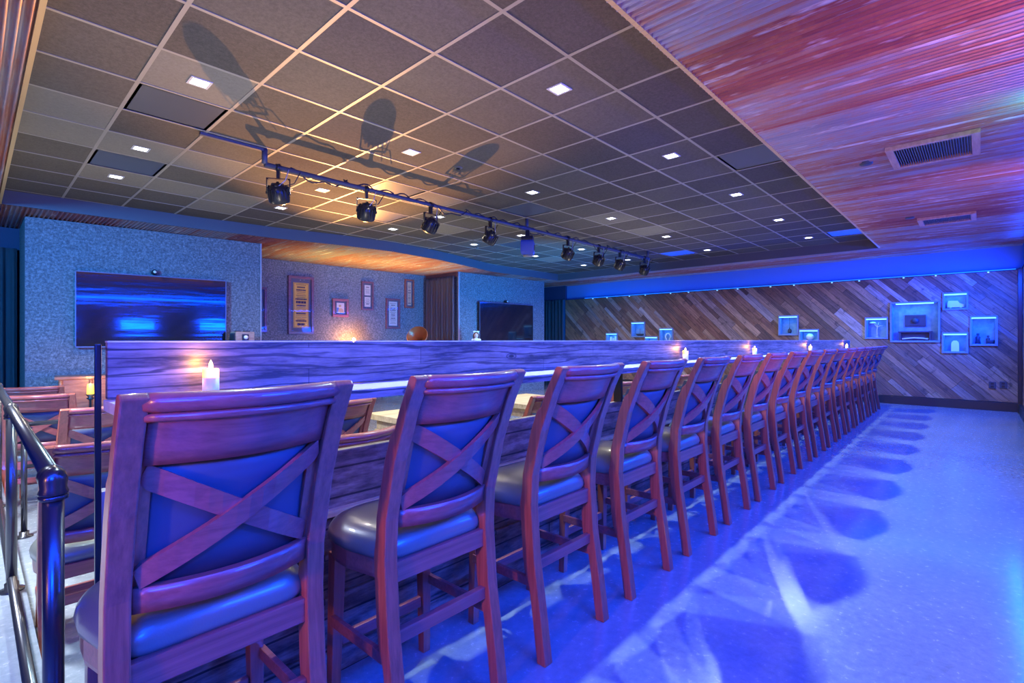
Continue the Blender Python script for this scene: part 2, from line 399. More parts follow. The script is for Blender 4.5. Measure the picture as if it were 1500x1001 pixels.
# curved edge of the left soffit
CUR = [(0.2, 8.76), (1.2, 8.68), (2.3, 8.58), (3.4, 8.44), (4.5, 8.20), (5.4, 8.09), (6.5, 8.19), (7.2, 8.34), (8.0, 8.54), (8.6, 8.70), (11.3, 8.64)]
def curve(x):
    for (xa, ya), (xb, yb) in zip(CUR, CUR[1:]):
        if x <= xb:
            u = max(0.0, (x - xa) / (xb - xa)); return ya + (yb - ya) * u
    return CUR[-1][1]
P = 0.047
def ridge(x): return 0.016 * math.cos(2 * math.pi * x / P)
bm = NB()
n = int((XW + 0.25 - X0) / (P / 6)); prev = None
for i in range(n + 1):
    x = X0 + i * P / 6; z = ZS + ridge(x)
    inner = XN < x < XB
    if inner: spans = ((YR - 0.02, GY), (curve(x), 11.1))
    else: spans = ((YR - 0.02, GY), (GY, 11.1))
    if not inner and prev is not None: pass
    cur = [(bm.verts.new((x, s0, z)), bm.verts.new((x, s1, z))) for s0, s1 in spans]
    if prev is not None:
        for k in range(2):
            if k == 1 and (inner != prev[1]): continue
            f = _q(bm, [prev[0][k][0], cur[k][0], cur[k][1], prev[0][k][1]])
            if f: f.smooth = True
    prev = (cur, inner)
struct('ceiling_soffit', bm, 'rust')
# fascias of the recess
bm = NB(); box(bm, (XN - 0.02, GY - 0.03, ZS - 0.014), (XB, GY - 0.004, ZT + 0.02)); struct('trim_1', bm, 'gold_trim')
bm = NB(); box(bm, (XN - 0.03, GY, ZS - 0.014), (XN - 0.004, 8.78, ZT + 0.02)); struct('trim_2', bm, 'gold_trim')
bm = NB(); box(bm, (XB, GY - 0.03, ZS - 0.012), (XB + 0.03, 8.72, ZT + 0.02)); struct('trim_3', bm, 'fascia')
bm = NB(); xs = [XN + (XB - XN) * i / 90 for i in range(91)]
for xa, xb in zip(xs, xs[1:]):
    ya, yb = curve(xa), curve(xb)
    v = [bm.verts.new(p) for p in ((xa, ya, ZS - 0.012), (xb, yb, ZS - 0.012), (xb, yb, ZT + 0.02), (xa, ya, ZT + 0.02))]
    w = [bm.verts.new((p.co.x, p.co.y + 0.03, p.co.z)) for p in v]
    _q(bm, v); _q(bm, w[::-1]); _q(bm, [v[0], w[0], w[1], v[1]])
struct('trim_4', bm, M['fascia'])
for f in bpy.data.objects['trim_4'].data.polygons: f.use_smooth = False

# ---- plank cladding, clipped round the niches
def clip(poly, nx, ny, d):
    out = []
    for i in range(len(poly)):
        p, q = poly[i], poly[(i + 1) % len(poly)]
        sp, sq = p[0] * nx + p[1] * ny - d, q[0] * nx + q[1] * ny - d
        if sp >= 0: out.append(p)
        if (sp >= 0) != (sq >= 0):
            u = sp / (sp - sq); out.append((p[0] + (q[0] - p[0]) * u, p[1] + (q[1] - p[1]) * u))
    return out
PAL = [(0.30, 0.155, 0.075), (0.22, 0.11, 0.06), (0.13, 0.075, 0.05), (0.38, 0.22, 0.12), (0.26, 0.17, 0.12), (0.33, 0.27, 0.23), (0.17, 0.075, 0.05), (0.42, 0.29, 0.17), (0.095, 0.06, 0.05), (0.45, 0.42, 0.38)]
def cladding(name, u0, u1, v0, v1, holes, to3d, seed, sign=1):
    rg = random.Random(seed); bm = NB(); lay = bm.loops.layers.float_color.new('plank')
    us = sorted({u0, u1, *[h[0] for h in holes], *[h[2] for h in holes]})
    vs = sorted({v0, v1, *[h[1] for h in holes], *[h[3] for h in holes]})
    cells = [(ua, va, ub, vb) for ua, ub in zip(us, us[1:]) for va, vb in zip(vs, vs[1:])
             if not any(h[0] <= (ua + ub) / 2 <= h[2] and h[1] <= (va + vb) / 2 <= h[3] for h in holes)]
    r2 = math.sqrt(0.5); ax = (sign * r2, -r2); nx = (r2 * sign, r2)     # along, across
    corners = [(u, v) for u in (u0, u1) for v in (v0, v1)]
    pl = [p[0] * ax[0] + p[1] * ax[1] for p in corners]; pn = [p[0] * nx[0] + p[1] * nx[1] for p in corners]
    w = min(pn)
    while w < max(pn):
        wd = rg.choice([0.085, 0.10, 0.12, 0.14]); s = min(pl) - rg.random() * 1.2
        while s < max(pl):
            ln = rg.uniform(0.5, 1.9); g = 0.0022
            base = [(s + g, w + g), (s + ln - g, w + g), (s + ln - g, w + wd - g), (s + g, w + wd - g)]
            poly = [(a * ax[0] + b * nx[0], a * ax[1] + b * nx[1]) for a, b in base]
            c = rg.choice(PAL); k = rg.uniform(0.85, 1.25); c = tuple((0.6 * v_ + 0.4 * w_) * k for v_, w_ in zip(c, (0.27, 0.15, 0.085))) + (1,)
            dep = rg.uniform(0.0, 0.008)
            for ce in cells:
                q = clip(clip(clip(clip(poly, 1, 0, ce[0]), -1, 0, -ce[2]), 0, 1, ce[1]), 0, -1, -ce[3])
                if len(q) < 3: continue
                nf = len(bm.faces)
                try: prism(bm, q, -dep, -0.02, lambda a, b, d: to3d(a, b, d))
                except Exception: continue
                bm.faces.ensure_lookup_table()
                for f in bm.faces[nf:]:
                    for lp in f.loops: lp[lay] = c
            s += ln
        w += wd
    # backing behind the gaps
    nf = len(bm.faces)
    for ce in cells:
        prism(bm, [(ce[0], ce[1]), (ce[2], ce[1]), (ce[2], ce[3]), (ce[0], ce[3])], -0.02, -0.05, lambda a, b, d: to3d(a, b, d))
    bm.faces.ensure_lookup_table()
    for f in bm.faces[nf:]:
        for lp in f.loops: lp[lay] = (0.02, 0.015, 0.012, 1)
    return struct(name, bm, 'planks')
# niches in the back wall: (y_left, z_top, y_right, z_bottom, relic)
NI = [
    (1.289, 1.973, 0.578, 1.232, 'shrine', 'largest lit niche in the plank wall, with a dark plaque above a bench'),
    (0.500, 2.113, 0.187, 1.831, 'car', 'small wide lit niche highest on the plank wall, holding a model vehicle'),
    (0.123, 1.667, -0.200, 1.172, 'figures', 'tall lit niche at the far right of the plank wall, with small dark figures'),
    (0.510, 1.373, 0.187, 1.033, 'arch', 'lit niche holding a glowing white arched tablet'),
    (1.701, 1.688, 1.366, 1.299, 'tree', 'square lit niche just left of the largest one, with a slender tree figure'),
    (3.312, 1.781, 2.955, 1.379, 'lantern', 'square lit niche with a little hanging lantern, alone in mid wall above another niche'),
    (2.901, 1.469, 2.561, 1.120, 'orb', 'lit niche with a pale round orb, its lower part hidden by the board'),
    (7.828, 1.437, 7.493, 1.100, 'blocks', 'leftmost lit niche of the plank wall, with pale blocks'),
    (7.020, 1.731, 6.649, 1.353, 'boat', 'highest of the four left lit niches, holding a small boat'),
    (6.609, 1.335, 6.272, 1.000, 'stone', 'lit niche with only its top showing above the board, lowest of the left group'),
    (6.194, 1.549, 5.853, 1.160, 'horseshoe', 'rightmost of the four left lit niches, with a horseshoe arch'),
]
ZW = 2.47
cladding('wall_back', -0.52, 9.30, 0.16, ZW, [(n[2], n[3], n[0], n[1]) for n in NI], lambda a, b, d: (XW - d, a, b), 5, -1)
cladding('wall_right', X0, XW, 0.16, ZW, [], lambda a, b, d: (a, YR + d, b), 9, -1)
bm = NB(); box(bm, (XW + 0.20, YR - 0.2, 0), (XW + 0.36, 11.1, 3.2)); struct('wall_back', bm, 'upper')
bm = NB(); box(bm, (X0, YR - 0.3, 0), (XW + 0.3, YR - 0.12, 3.2)); struct('wall_right', bm, 'upper')
bm = NB(); box(bm, (X0 - 0.2, YR - 0.2, 0), (X0, 11.3, 3.2)); struct('wall_front', bm, 'navy')
bm = NB(); box(bm, (X0 - 0.2, 11.1, SUNK), (XW + 0.3, 11.3, 3.2)); struct('wall_left', bm, 'navy')
bm = NB(); box(bm, (XW - 0.045, -0.50, 0), (XW + 0.05, 9.3, 0.155)); struct('baseboard_back', bm, 'black', 0.004)
bm = NB(); box(bm, (X0, YR - 0.05, 0), (XW - 0.05, YR + 0.045, 0.155)); struct('baseboard_right', bm, 'black', 0.004)
bm = NB(); box(bm, (XW - 0.25, YR, 0), (XW - 0.18, YR + 0.055, ZW)); struct('trim_5', bm, 'black', 0.004)
# cap boards carrying the LED tape
bm = NB(); box(bm, (XW - 0.01, -0.50, ZW), (XW + 0.20, 9.3, ZW + 0.015)); struct('trim_6', bm, 'navy')
bm = NB(); box(bm, (X0, YR - 0.12, ZW), (XW - 0.01, YR + 0.01, ZW + 0.015)); struct('trim_7', bm, 'navy')
o = None
bm = NB(); box(bm, (XW + 0.005, -0.45, ZW + 0.016), (XW + 0.03, 8.6, ZW + 0.028)); o = obj('led_strip', bm, 'led')
tag(o, 'blue glowing light strip along the top of the far plank wall', 'light strip')
for i in range(15):
    bm = NB(); y = 8.3 - i * 0.60 + (0.12 if i % 2 else 0)
    box(bm, (XW - 0.022, y - 0.012, ZW - 0.012), (XW + 0.002, y + 0.012, ZW + 0.004)); o2 = obj('strip_clip', bm, 'led_dim', o)
bm = NB(); box(bm, (X0 + 0.3, YR - 0.03, ZW + 0.016), (XW - 0.1, YR - 0.005, ZW + 0.028)); o = obj('led_strip', bm, 'led')
tag(o, 'blue glowing light strip along the top of the wall at the right edge', 'light strip')

# ---- niches and what stands in them
def niche(n):
    ya, zt, yb, zb, kind, label = n; D = 0.19; xf = XW; f = 0.022
    t = thing('display_niche', label, 'niche', (xf, (ya + yb) / 2, zb), 0, 'lit niches in the plank wall')
    w = (ya - yb) / 2; h = zt - zb
    bm = NB()
    box(bm, (D - 0.01, -w, 0), (D, w, h)); box(bm, (0, -w, 0), (D, -w + 0.012, h)); box(bm, (0, w - 0.012, 0), (D, w, h))
    box(bm, (0, -w, 0), (D, w, 0.012)); box(bm, (0, -w, h - 0.012), (D, w, h))
    obj('niche_box', bm, 'niche_in', t)
    bm = NB()
    for a, b, c, d in ((-w - f, -f, w + f, 0.004), (-w - f, h - 0.004, w + f, h + f), (-w - f, 0, -w + 0.004, h), (w - 0.004, 0, w + f, h)):
        box(bm, (-0.028, a, b), (0.006, c, d))
    obj('frame', bm, 'niche_frame', t)
    m_ = 0.07 if kind == 'shrine' else 0.0
    bm = NB(); box(bm, (-0.036, -w + m_, h - 0.028), (0.012, w - m_, h - 0.008)); o = obj('light_tape', bm, 'led_white', t)
    o['label'] = 'bright white-blue light tape'
    area('niche_lamp', (xf + 0.03, (ya + yb) / 2, zt - 0.035), (xf + 0.13, (ya + yb) / 2, zb + 0.05), 0.02, w * 1.7, 0.5 if kind != 'shrine' else 1.6, (0.03, 0.30, 1.0))
    y = (ya + yb) / 2; z = zb + 0.012; x = xf + 0.10
    bm = NB()
    if kind == 'shrine':
        box(bm, (x + 0.055, y - 0.16, z + 0.27), (x + 0.08, y + 0.16, z + 0.50)); box(bm, (x + 0.045, y - 0.14, z + 0.29), (x + 0.055, y + 0.14, z + 0.31)); box(bm, (x + 0.045, y - 0.14, z + 0.46), (x + 0.055, y + 0.14, z + 0.48))
        lathe(bm, [(0, -0.03), (0.05, -0.025), (0.055, 0)], Matrix.Translation((x + 0.05, y, z + 0.385)) @ Matrix.Rotation(R(90), 4, 'Y'), 12)
        tag(obj('wall_plaque', bm, 'relic_dark'), 'dark square carved plaque hung in the largest lit niche', 'plaque')
        bm = NB(); box(bm, (x - 0.03, y - 0.24, z), (x + 0.07, y - 0.215, z + 0.17)); box(bm, (x - 0.03, y + 0.215, z), (x + 0.07, y + 0.24, z + 0.17)); box(bm, (x - 0.04, y - 0.26, z + 0.155), (x + 0.075, y + 0.26, z + 0.18)); box(bm, (x + 0.05, y - 0.22, z), (x + 0.06, y + 0.22, z + 0.155))
        tag(obj('display_bench', bm, 'relic_dark', None, 0.002), 'low dark bench standing in the largest lit niche', 'bench')
        bm = NB(); tube(bm, [(x, y - 0.2 + 0.4 * k / 10, z + 0.03 + 0.02 * math.sin(math.pi * k / 10)) for k in range(11)], 0.014)
        tag(obj('pale_baton', bm, 'relic_pale'), 'pale curved rod lying under the bench in the largest niche', 'rod'); return
    if kind == 'car':
        prism(bm, [(-0.11, 0), (0.12, 0), (0.12, 0.05), (0.06, 0.075), (0.03, 0.12), (-0.10, 0.125), (-0.115, 0.06)], -0.035, 0.035, lambda a, b, d: (x + d, y - a, z + 0.02 + b))
        for k in (-0.07, 0.075):
            for e in (-0.036, 0.036): lathe(bm, [(0, -0.006), (0.022, -0.006), (0.022, 0.006), (0, 0.006)], Matrix.Translation((x + e, y - k, z + 0.022)) @ Matrix.Rotation(R(90), 4, 'Y'), 12)
        nm, lb, ct, mm = 'model_van', 'small pale model van in the highest niche of the plank wall', 'model', 'relic_pale'
    elif kind == 'figures':
        for dy, s in ((0.075, 1.0), (-0.06, 0.8)):
            lathe(bm, [(0, 0), (0.04 * s, 0), (0.028 * s, 0.08 * s), (0.036 * s, 0.12 * s), (0.012 * s, 0.145 * s), (0.022 * s, 0.165 * s), (0.02 * s, 0.185 * s), (0, 0.195 * s)], Matrix.Translation((x, y + dy, z)), 12)
        lathe(bm, [(0, 0), (0.05, 0.0), (0.06, 0.05), (0.055, 0.07), (0, 0.07)], Matrix.Translation((x - 0.01, y - 0.09, z)), 14)
        nm, lb, ct, mm = 'figurine', 'dark little drummer figurines in the tall niche at far right', 'figurine', 'relic_dark'
    elif kind == 'arch':
        prism(bm, [(-0.055, 0), (0.055, 0), (0.055, 0.14), (0.045, 0.175), (0.02, 0.198), (-0.02, 0.198), (-0.045, 0.175), (-0.055, 0.14)], -0.02, 0.02, lambda a, b, d: (x + d, y + a, z + b))
        nm, lb, ct, mm = 'arched_tablet', 'white arched tablet standing in a lit niche', 'tablet', 'relic_pale'
    elif kind == 'tree':
        tube(bm, [(x, y, z), (x, y + 0.004, z + 0.14), (x, y - 0.01, z + 0.25)], [0.012, 0.008, 0.006])
        for dy, dz in ((0.10, 0.07), (-0.09, 0.03), (0.06, 0.10), (-0.05, 0.10)): tube(bm, [(x, y, z + 0.2), (x, y + dy * 0.5, z + 0.2 + dz), (x, y + dy, z + 0.2 + dz * 0.9)], [0.007, 0.006, 0.003])
        lathe(bm, [(0, -0.02), (0.05, -0.012), (0.06, 0), (0.04, 0.02), (0, 0.026)], Matrix.Translation((x, y + 0.07, z + 0.29)), 12)
        lathe(bm, [(0, 0), (0.03, 0), (0.012, 0.02), (0, 0.02)], Matrix.Translation((x, y, z)), 12)
        nm, lb, ct, mm = 'wire_tree', 'slender pale branching ornament in the square niche left of the largest', 'ornament', 'relic_pale'
    elif kind == 'lantern':
        tube(bm, [(x, y, zt - 0.012), (x, y, z + 0.13)], 0.003); lathe(bm, [(0, 0), (0.03, 0), (0.042, 0.03), (0.036, 0.075), (0.012, 0.095), (0, 0.14)], Matrix.Translation((x, y, z + 0.02)), 12)
        nm, lb, ct, mm = 'hanging_lantern', 'little dark lantern hanging in a square niche in mid wall', 'lantern', 'relic_dark'
    elif kind == 'orb':
        lathe(bm, [(0, 0), (0.05, 0), (0.02, 0.02), (0.02, 0.12)] + [(0.075 * math.sin(a), 0.19 - 0.075 * math.cos(a)) for a in [0.3 + 0.28 * k for k in range(10)]] + [(0, 0.265)], Matrix.Translation((x, y, z)), 18)
        nm, lb, ct, mm = 'pale_orb', 'pale round orb on a small foot in a niche behind the board', 'orb', 'relic_pale'
    elif kind == 'blocks':
        for dy, w2, hh in ((0.08, 0.03, 0.24), (0.0, 0.025, 0.20), (-0.075, 0.035, 0.25)): box(bm, (x - 0.03, y + dy - w2, z), (x + 0.03, y + dy + w2, z + hh))
        nm, lb, ct, mm = 'stone_blocks', 'pale upright blocks in the leftmost niche', 'blocks', 'relic_pale'
    elif kind == 'boat':
        loft(bm, [[(x + 0.045 * math.cos(a) * s, y + 0.12 * math.sin(a) * s, z + zz) for a in [2 * math.pi * k / 14 for k in range(14)]] for s, zz in ((0.5, 0), (0.9, 0.03), (1.05, 0.06))])
        box(bm, (x - 0.003, y - 0.003, z + 0.05), (x + 0.003, y + 0.003, z + 0.2)); 
        nm, lb, ct, mm = 'model_boat', 'small dark model boat in the highest niche of the left group', 'model', 'relic_dark'
    elif kind == 'stone':
        lathe(bm, [(0, 0), (0.07, 0), (0.08, 0.08), (0.05, 0.15), (0, 0.17)], Matrix.Translation((x, y, z)), 10)
        nm, lb, ct, mm = 'rounded_stone', 'rounded pale stone in the niche mostly hidden by the board', 'stone', 'relic_pale'
    else:
        tube(bm, [(x, y + 0.07 * math.cos(a) * (1 if 0 < a < math.pi else 0.8), z + 0.16 + 0.10 * math.sin(a)) for a in [-0.9 + (math.pi + 1.8) * k / 16 for k in range(17)]], 0.014)
        box(bm, (x - 0.03, y - 0.08, z), (x + 0.03, y + 0.08, z + 0.075))
        nm, lb, ct, mm = 'horseshoe_ornament', 'pale horseshoe-shaped ornament in the rightmost niche of the left group', 'ornament', 'relic_pale'
    tag(obj(nm, bm, mm), lb, ct)
for n in NI: niche(n)
# socket plates low on the back wall
for i, (y, z, lb) in enumerate(((-0.15, 0.45, 'left dark socket plate low on the plank wall'), (-0.29, 0.46, 'right dark socket plate low on the plank wall'))):
    t = thing('wall_socket', lb, 'socket', (XW - 0.001, y, z))
    bm = NB(); box(bm, (-0.012, -0.045, -0.06), (0, 0.045, 0.06)); obj('plate', bm, 'outlet', t, 0.003)
    bm = NB(); box(bm, (-0.016, -0.02, 0.01), (-0.011, 0.02, 0.042)); box(bm, (-0.016, -0.02, -0.042), (-0.011, 0.02, -0.01)); obj('socket', bm, 'black', t)

# ---- left side: carpeted wall blocks, poster wall, curtains
def block(name, pts, z0, z1, m):
    bm = NB(); prism(bm, pts, z0, z1, lambda a, b, d: (a, b, d)); return struct(name, bm, m)
ZC = ZS - 0.012
block('wall_left', [(0.50, 9.42), (3.42, 9.105), (3.42, 10.70), (0.50, 10.70)], SUNK, ZC, 'carpet_wall')
block('wall_left', [(3.30, 10.71), (8.12, 10.55), (8.12, 10.75), (3.30, 10.90)], SUNK, ZC, 'carpet_wall')
block('wall_left', [(8.12, 9.315), (11.17, 9.135), (11.17, 10.6), (8.12, 10.6)], SUNK, ZC, 'carpet_wall')
bm = NB(); box(bm, (8.09, 9.30, SUNK), (8.125, 9.33, ZC)); struct('trim_8', bm, 'pale_trim')
bm = NB(); box(bm, (8.06, 9.31, 2.80), (8.119, 10.55, ZC)); struct('trim_9', bm, 'frame_wood')
bm = NB(); box(bm, (3.405, 9.09, SUNK), (3.425, 9.12, ZC)); struct('trim_10', bm, 'pale_trim')
# valances over the two far curtains
bm = NB(); box(bm, (XW + 0.02, 9.32, 2.50), (XW + 0.10, 10.6, ZC)); struct('wall_back', bm, 'navy')
bm = NB(); box(bm, (-1.5, 10.55, 2.60), (0.52, 10.65, ZC)); struct('wall_left', bm, 'navy')
def curtain(label, p0, p1, z0, z1, amp, waves, m, parts=True):
    d = Vector((p1[0] - p0[0], p1[1] - p0[1], 0)); L = d.length; d.normalize(); nrm = Vector((-d.y, d.x, 0)); bm = NB()
    N = waves * 10; rg = random.Random(len(label)); ph = [rg.uniform(-0.5, 0.5) for _ in range(waves + 2)]
    rows = []
    for j, z in enumerate((z1, z1 - 0.08, z1 - 0.5, (z0 + z1) / 2, z0 + 0.4, z0)):
        k = (0.45, 0.7, 1, 1.05, 1.1, 1.15)[j]; row = []
        for i in range(N + 1):
            u = i / N; w = u * waves; q = ph[int(w)] * (1 - w % 1) + ph[int(w) + 1] * (w % 1)
            off = amp * k * (math.sin(2 * math.pi * w + q) + 0.3 * math.sin(5 * math.pi * w + 2 * q))
            row.append(bm.verts.new(Vector((p0[0], p0[1], z)) + d * (L * u) + nrm * off))
        rows.append(row)
    for a, b in zip(rows, rows[1:]):
        for i in range(N):
            f = _q(bm, [a[i], a[i + 1], b[i + 1], b[i]]); f.smooth = True
    bmesh.ops.solidify(bm, geom=bm.faces[:], thickness=0.006)
    for f in bm.faces: f.smooth = True
    return tag(obj('curtain', bm, m), label, 'curtain')
curtain('dark brown pleated curtain hung between the picture wall and the right blue wall', (8.0, 10.5), (8.0, 9.36), SUNK, 2.82, 0.028, 11, 'curtain')
curtain('slate blue pleated curtain beside the plank wall in the far corner', (XW - 0.02, 10.55), (XW - 0.02, 9.36), SUNK, 2.50, 0.03, 9, 'curtain_blue')
curtain('dark blue pleated curtain at the left edge beyond the railing', (-1.2, 10.42), (0.47, 10.42), 0.0, 2.60, 0.035, 13, 'curtain_blue')

# ---- televisions and cameras above them
def tv(label, p0, p1, ztl, ztr, h):
    d = Vector((p1[0] - p0[0], p1[1] - p0[1], 0)); L = d.length; rz = math.atan2(d.y, d.x)
    t = thing('television', label, 'television', (p0[0], p0[1], ztl - h), rz)
    bm = NB(); box(bm, (0, 0.0, 0), (L, 0.045, h)); obj('casing', bm, 'black', t, 0.004)
    bm = NB(); box(bm, (0.012, -0.006, 0.018), (L - 0.012, -0.0005, h - 0.012)); obj('screen', bm, 'screen', t)
    bm = NB()
    for a, b, c, e in ((0, 0, L, 0.018), (0, h - 0.012, L, h), (0, 0, 0.012, h), (L - 0.012, 0, L, h)): box(bm, (a, -0.010, b), (c, 0.002, e))
    obj('bezel', bm, 'bezel', t)
    bm = NB(); box(bm, (L * 0.3, 0.045, h * 0.3), (L * 0.7, 0.075, h * 0.7)); obj('wall_mount', bm, 'steel', t)
    return t
tv('large wide television on the left blue carpeted wall', (0.995, 9.265), (2.86, 9.065), 2.225, 2.26, 1.08)
tv('smaller-looking television on the far blue wall right of the doll', (8.66, 9.165), (10.585, 9.05), 2.215, 2.225, 1.08)
def cam_dev(label, x, y, z, rz=0):
    t = thing('security_camera', label, 'camera', (x, y, z), rz)
    bm = NB(); lathe(bm, [(0, 0.0), (0.03, 0.0), (0.035, 0.02), (0.03, 0.06), (0.012, 0.09), (0.012, 0.10)], Matrix.Rotation(R(90 + 22), 4, 'X') @ Matrix.Translation((0, 0, -0.02)), 16); 
    lathe(bm, [(0, 0), (0.028, 0.001), (0.033, 0.03), (0.033, 0.09), (0, 0.1)], Matrix.Translation((0, -0.09, 0.01)) @ Matrix.Rotation(R(-100), 4, 'X'), 16)
    obj('body', bm, 'black', t)
    bm = NB(); lathe(bm, [(0, 0), (0.02, 0.0), (0.022, 0.006), (0, 0.008)], Matrix.Translation((0, -0.087, 0.0)) @ Matrix.Rotation(R(80), 4, 'X'), 14); obj('lens', bm, 'white', t)
    bm = NB(); box(bm, (-0.015, -0.06, -0.02), (0.015, 0.02, 0.02)); obj('bracket', bm, 'black', t)
cam_dev('little black camera above the left television', 1.905, 9.255, 2.285)
cam_dev('little black camera above the far television', 9.62, 9.20, 2.27)

# ---- framed prints on the picture wall
def wy(x): return 10.71 - (x - 3.30) * 0.16 / 4.82
def frame(name, label, x0, zt, x1, zb, fw, fm, prints, cat='framed print'):
    yy = wy((x0 + x1) / 2) - 0.001
    t = thing(name, label, cat, ((x0 + x1) / 2, yy, zb), math.atan2(-0.16, 4.82), 'framed prints on the carpeted wall')
    w = (x1 - x0) / 2; h = zt - zb
    bm = NB()
    for a, b, c, d in ((-w, 0, w, fw), (-w, h - fw, w, h), (-w, fw, -w + fw, h - fw), (w - fw, fw, w, h - fw)): box(bm, (a, -0.045, b), (c, -0.002, d))
    obj('frame', bm, fm, t, 0.006)
    bm = NB(); box(bm, (-w + fw * 0.8, -0.02, fw * 0.8), (w - fw * 0.8, -0.012, h - fw * 0.8)); obj('mat_board', bm, 'mat_board', t)
    rg = random.Random(len(label))
    for (a, b, c, d, pm, style) in prints:
        bm = NB(); box(bm, (a, -0.024, b), (c, -0.0205, d)); pr = obj('print', bm, pm, t)
        bm = NB(); W = c - a; z = d - 0.04
        if style == 'poster':
            for e in ((a + 0.012, b + 0.012, c - 0.012, b + 0.018), (a + 0.012, d - 0.018, c - 0.012, d - 0.012), (a + 0.012, b + 0.012, a + 0.018, d - 0.012), (c - 0.018, b + 0.012, c - 0.012, d - 0.012)):
                box(bm, (e[0], -0.0262, e[1]), (e[2], -0.0242, e[3]))
        while z > b + 0.04:
            hh = rg.choice([0.008, 0.012, 0.03, 0.05] if style == 'poster' else [0.006, 0.01, 0.02])
            m_ = rg.uniform(0.12, 0.26) * W; x = a + m_
            while x < c - m_:
                lw = rg.uniform(0.4, 1.3) * hh + 0.006
                box(bm, (x, -0.0265, z - hh), (min(x + lw, c - m_), -0.0242, z)); x += lw + 0.006
            z -= hh + rg.uniform(0.012, 0.035)
        if style != 'photo': obj('lettering', bm, 'ink', pr)
        else:
            bm.free(); cx = (a + c) / 2
            bm = NB(); lathe(bm, [(0, 0), (0.03, 0), (0.03, 0.002), (0, 0.002)], Matrix.Translation((cx - 0.01, -0.0242, (b + d) / 2 + 0.045)) @ Matrix.Rotation(R(90), 4, 'X'), 14)
            prism(bm, [(-0.07, 0), (0.08, 0), (0.06, 0.07), (0.02, 0.1), (-0.04, 0.09)], 0.0242, 0.0262, lambda u, v, q: (cx + u, -q, b + 0.012 + v)); obj('figure_shape', bm, 'photo_tan', pr)
            bm = NB(); box(bm, (a + 0.005, -0.0255, b + 0.01), (a + 0.05, -0.0242, b + 0.12)); obj('colour_patch', bm, 'photo_blue', pr)
    bm = NB(); box(bm, (-w + fw * 0.9, -0.0305, fw * 0.9), (w - fw * 0.9, -0.0290, h - fw * 0.9)); obj('pane', bm, 'pane', t)
M['pane'] = mat('picture_glass', (1, 1, 1), 0.03)
_b = M['pane'].node_tree.nodes['Principled BSDF']; _b.inputs['Transmission Weight'].default_value = 1.0; _b.inputs['IOR'].default_value = 1.45
_b.inputs['Alpha'].default_value = 0.25
frame('framed_poster', 'narrow framed peach print partly hidden by the left blue wall', 3.66, 2.326, 4.115, 1.411, 0.05, 'frame_wood', [(-0.14, 0.10, 0.12, 0.40, 'paper_o', 'text'), (-0.14, 0.44, 0.12, 0.83, 'paper_o', 'text')])
frame('framed_poster', 'tall yellow show poster, largest of the framed prints', 4.543, 2.614, 5.088, 1.377, 0.055, 'frame_wood', [(-0.165, 0.14, 0.165, 1.10, 'paper_y', 'poster')])
frame('framed_photograph', 'small square picture in a reddish frame', 5.513, 2.188, 5.895, 1.775, 0.055, 'red_frame', [(-0.09, 0.09, 0.09, 0.32, 'paper_w', 'photo')])
frame('framed_print', 'narrow frame holding two stacked pale prints', 6.225, 2.63, 6.532, 1.958, 0.04, 'frame_wood', [(-0.075, 0.08, 0.075, 0.31, 'paper_w', 'text'), (-0.075, 0.35, 0.075, 0.59, 'paper_w', 'text')])
frame('framed_handbill', 'single cream handbill in a dark frame, lowest of the narrow ones', 6.87, 2.271, 7.263, 1.532, 0.045, 'frame_wood', [(-0.115, 0.075, 0.115, 0.665, 'paper_w', 'text')])
frame('framed_ticket', 'thin upright brown frame nearest the dark curtain', 7.404, 2.783, 7.674, 2.06, 0.04, 'red_frame', [(-0.055, 0.07, 0.055, 0.65, 'paper_o', 'text')])

# ------------------------------------------------------------------ drink rail, knee wall, candles
rail = thing('drink_rail', 'long raised counter ledge with a distressed wooden board, running the length of the stools', 'counter', (0, 0, 0), math.atan(S))
RL0, RL1 = 0.268, 11.5
YRIS = 1.695
bm = NB(); box(bm, (RL0, YRIS, 1.092), (RL1, YRIS + 0.028, 1.243)); obj('riser_board', bm, 'riser', rail, 0.003)
bm = NB(); box(bm, (RL0, YRIS - 0.002, 1.2432), (RL1, YRIS + 0.032, 1.248)); obj('top_edge', bm, 'ledge_top', rail, 0.001)
bm = NB(); box(bm, (0.264, 1.475, 1.060), (RL1, YRIS + 0.03, 1.090)); obj('ledge', bm, ['ledge_top'], rail, 0.003)
bm = NB(); box(bm, (0.262, 1.470, 1.058), (RL1, 1.4745, 1.087)); obj('front_edge', bm, 'riser', rail)
for i, x in enumerate((0.247, 2.98, 5.5, 8.1, 10.9)):
    bm = NB(); z0 = 0.003 if i == 0 else 0.8365
    box(bm, (x, YRIS + 0.031, z0), (x + (0.014 if i == 0 else 0.03), YRIS + (0.045 if i == 0 else 0.085), 1.24)); o = obj('post', bm, 'steel', rail, 0.003)
bm = NB()
box(bm, (0.28, 1.758, SUNK), (11.5, 1.792, 0.835)); k = struct('wall_bar', bm, 'knee', 0.004); k.rotation_euler.z = math.atan(S)
bm = NB(); box(bm, (0.262, 1.75, 0.0), (0.2795, 1.798, 0.836)); k = struct('trim_11', bm, 'pale_trim', 0.002); k.rotation_euler.z = math.atan(S)
bm = NB(); box(bm, (0.285, 1.728, 0.60), (11.5, 1.757, 0.625)); k = struct('trim_12', bm, 'table_wood', 0.003); k.rotation_euler.z = math.atan(S)
for j, z in enumerate((0.10, 0.28, 0.44)):
    bm = NB(); box(bm, (0.285, 1.742, z), (11.5, 1.7575, z + 0.022)); k = struct('trim_%d' % (13 + j), bm, 'knee', 0.003); k.rotation_euler.z = math.atan(S)

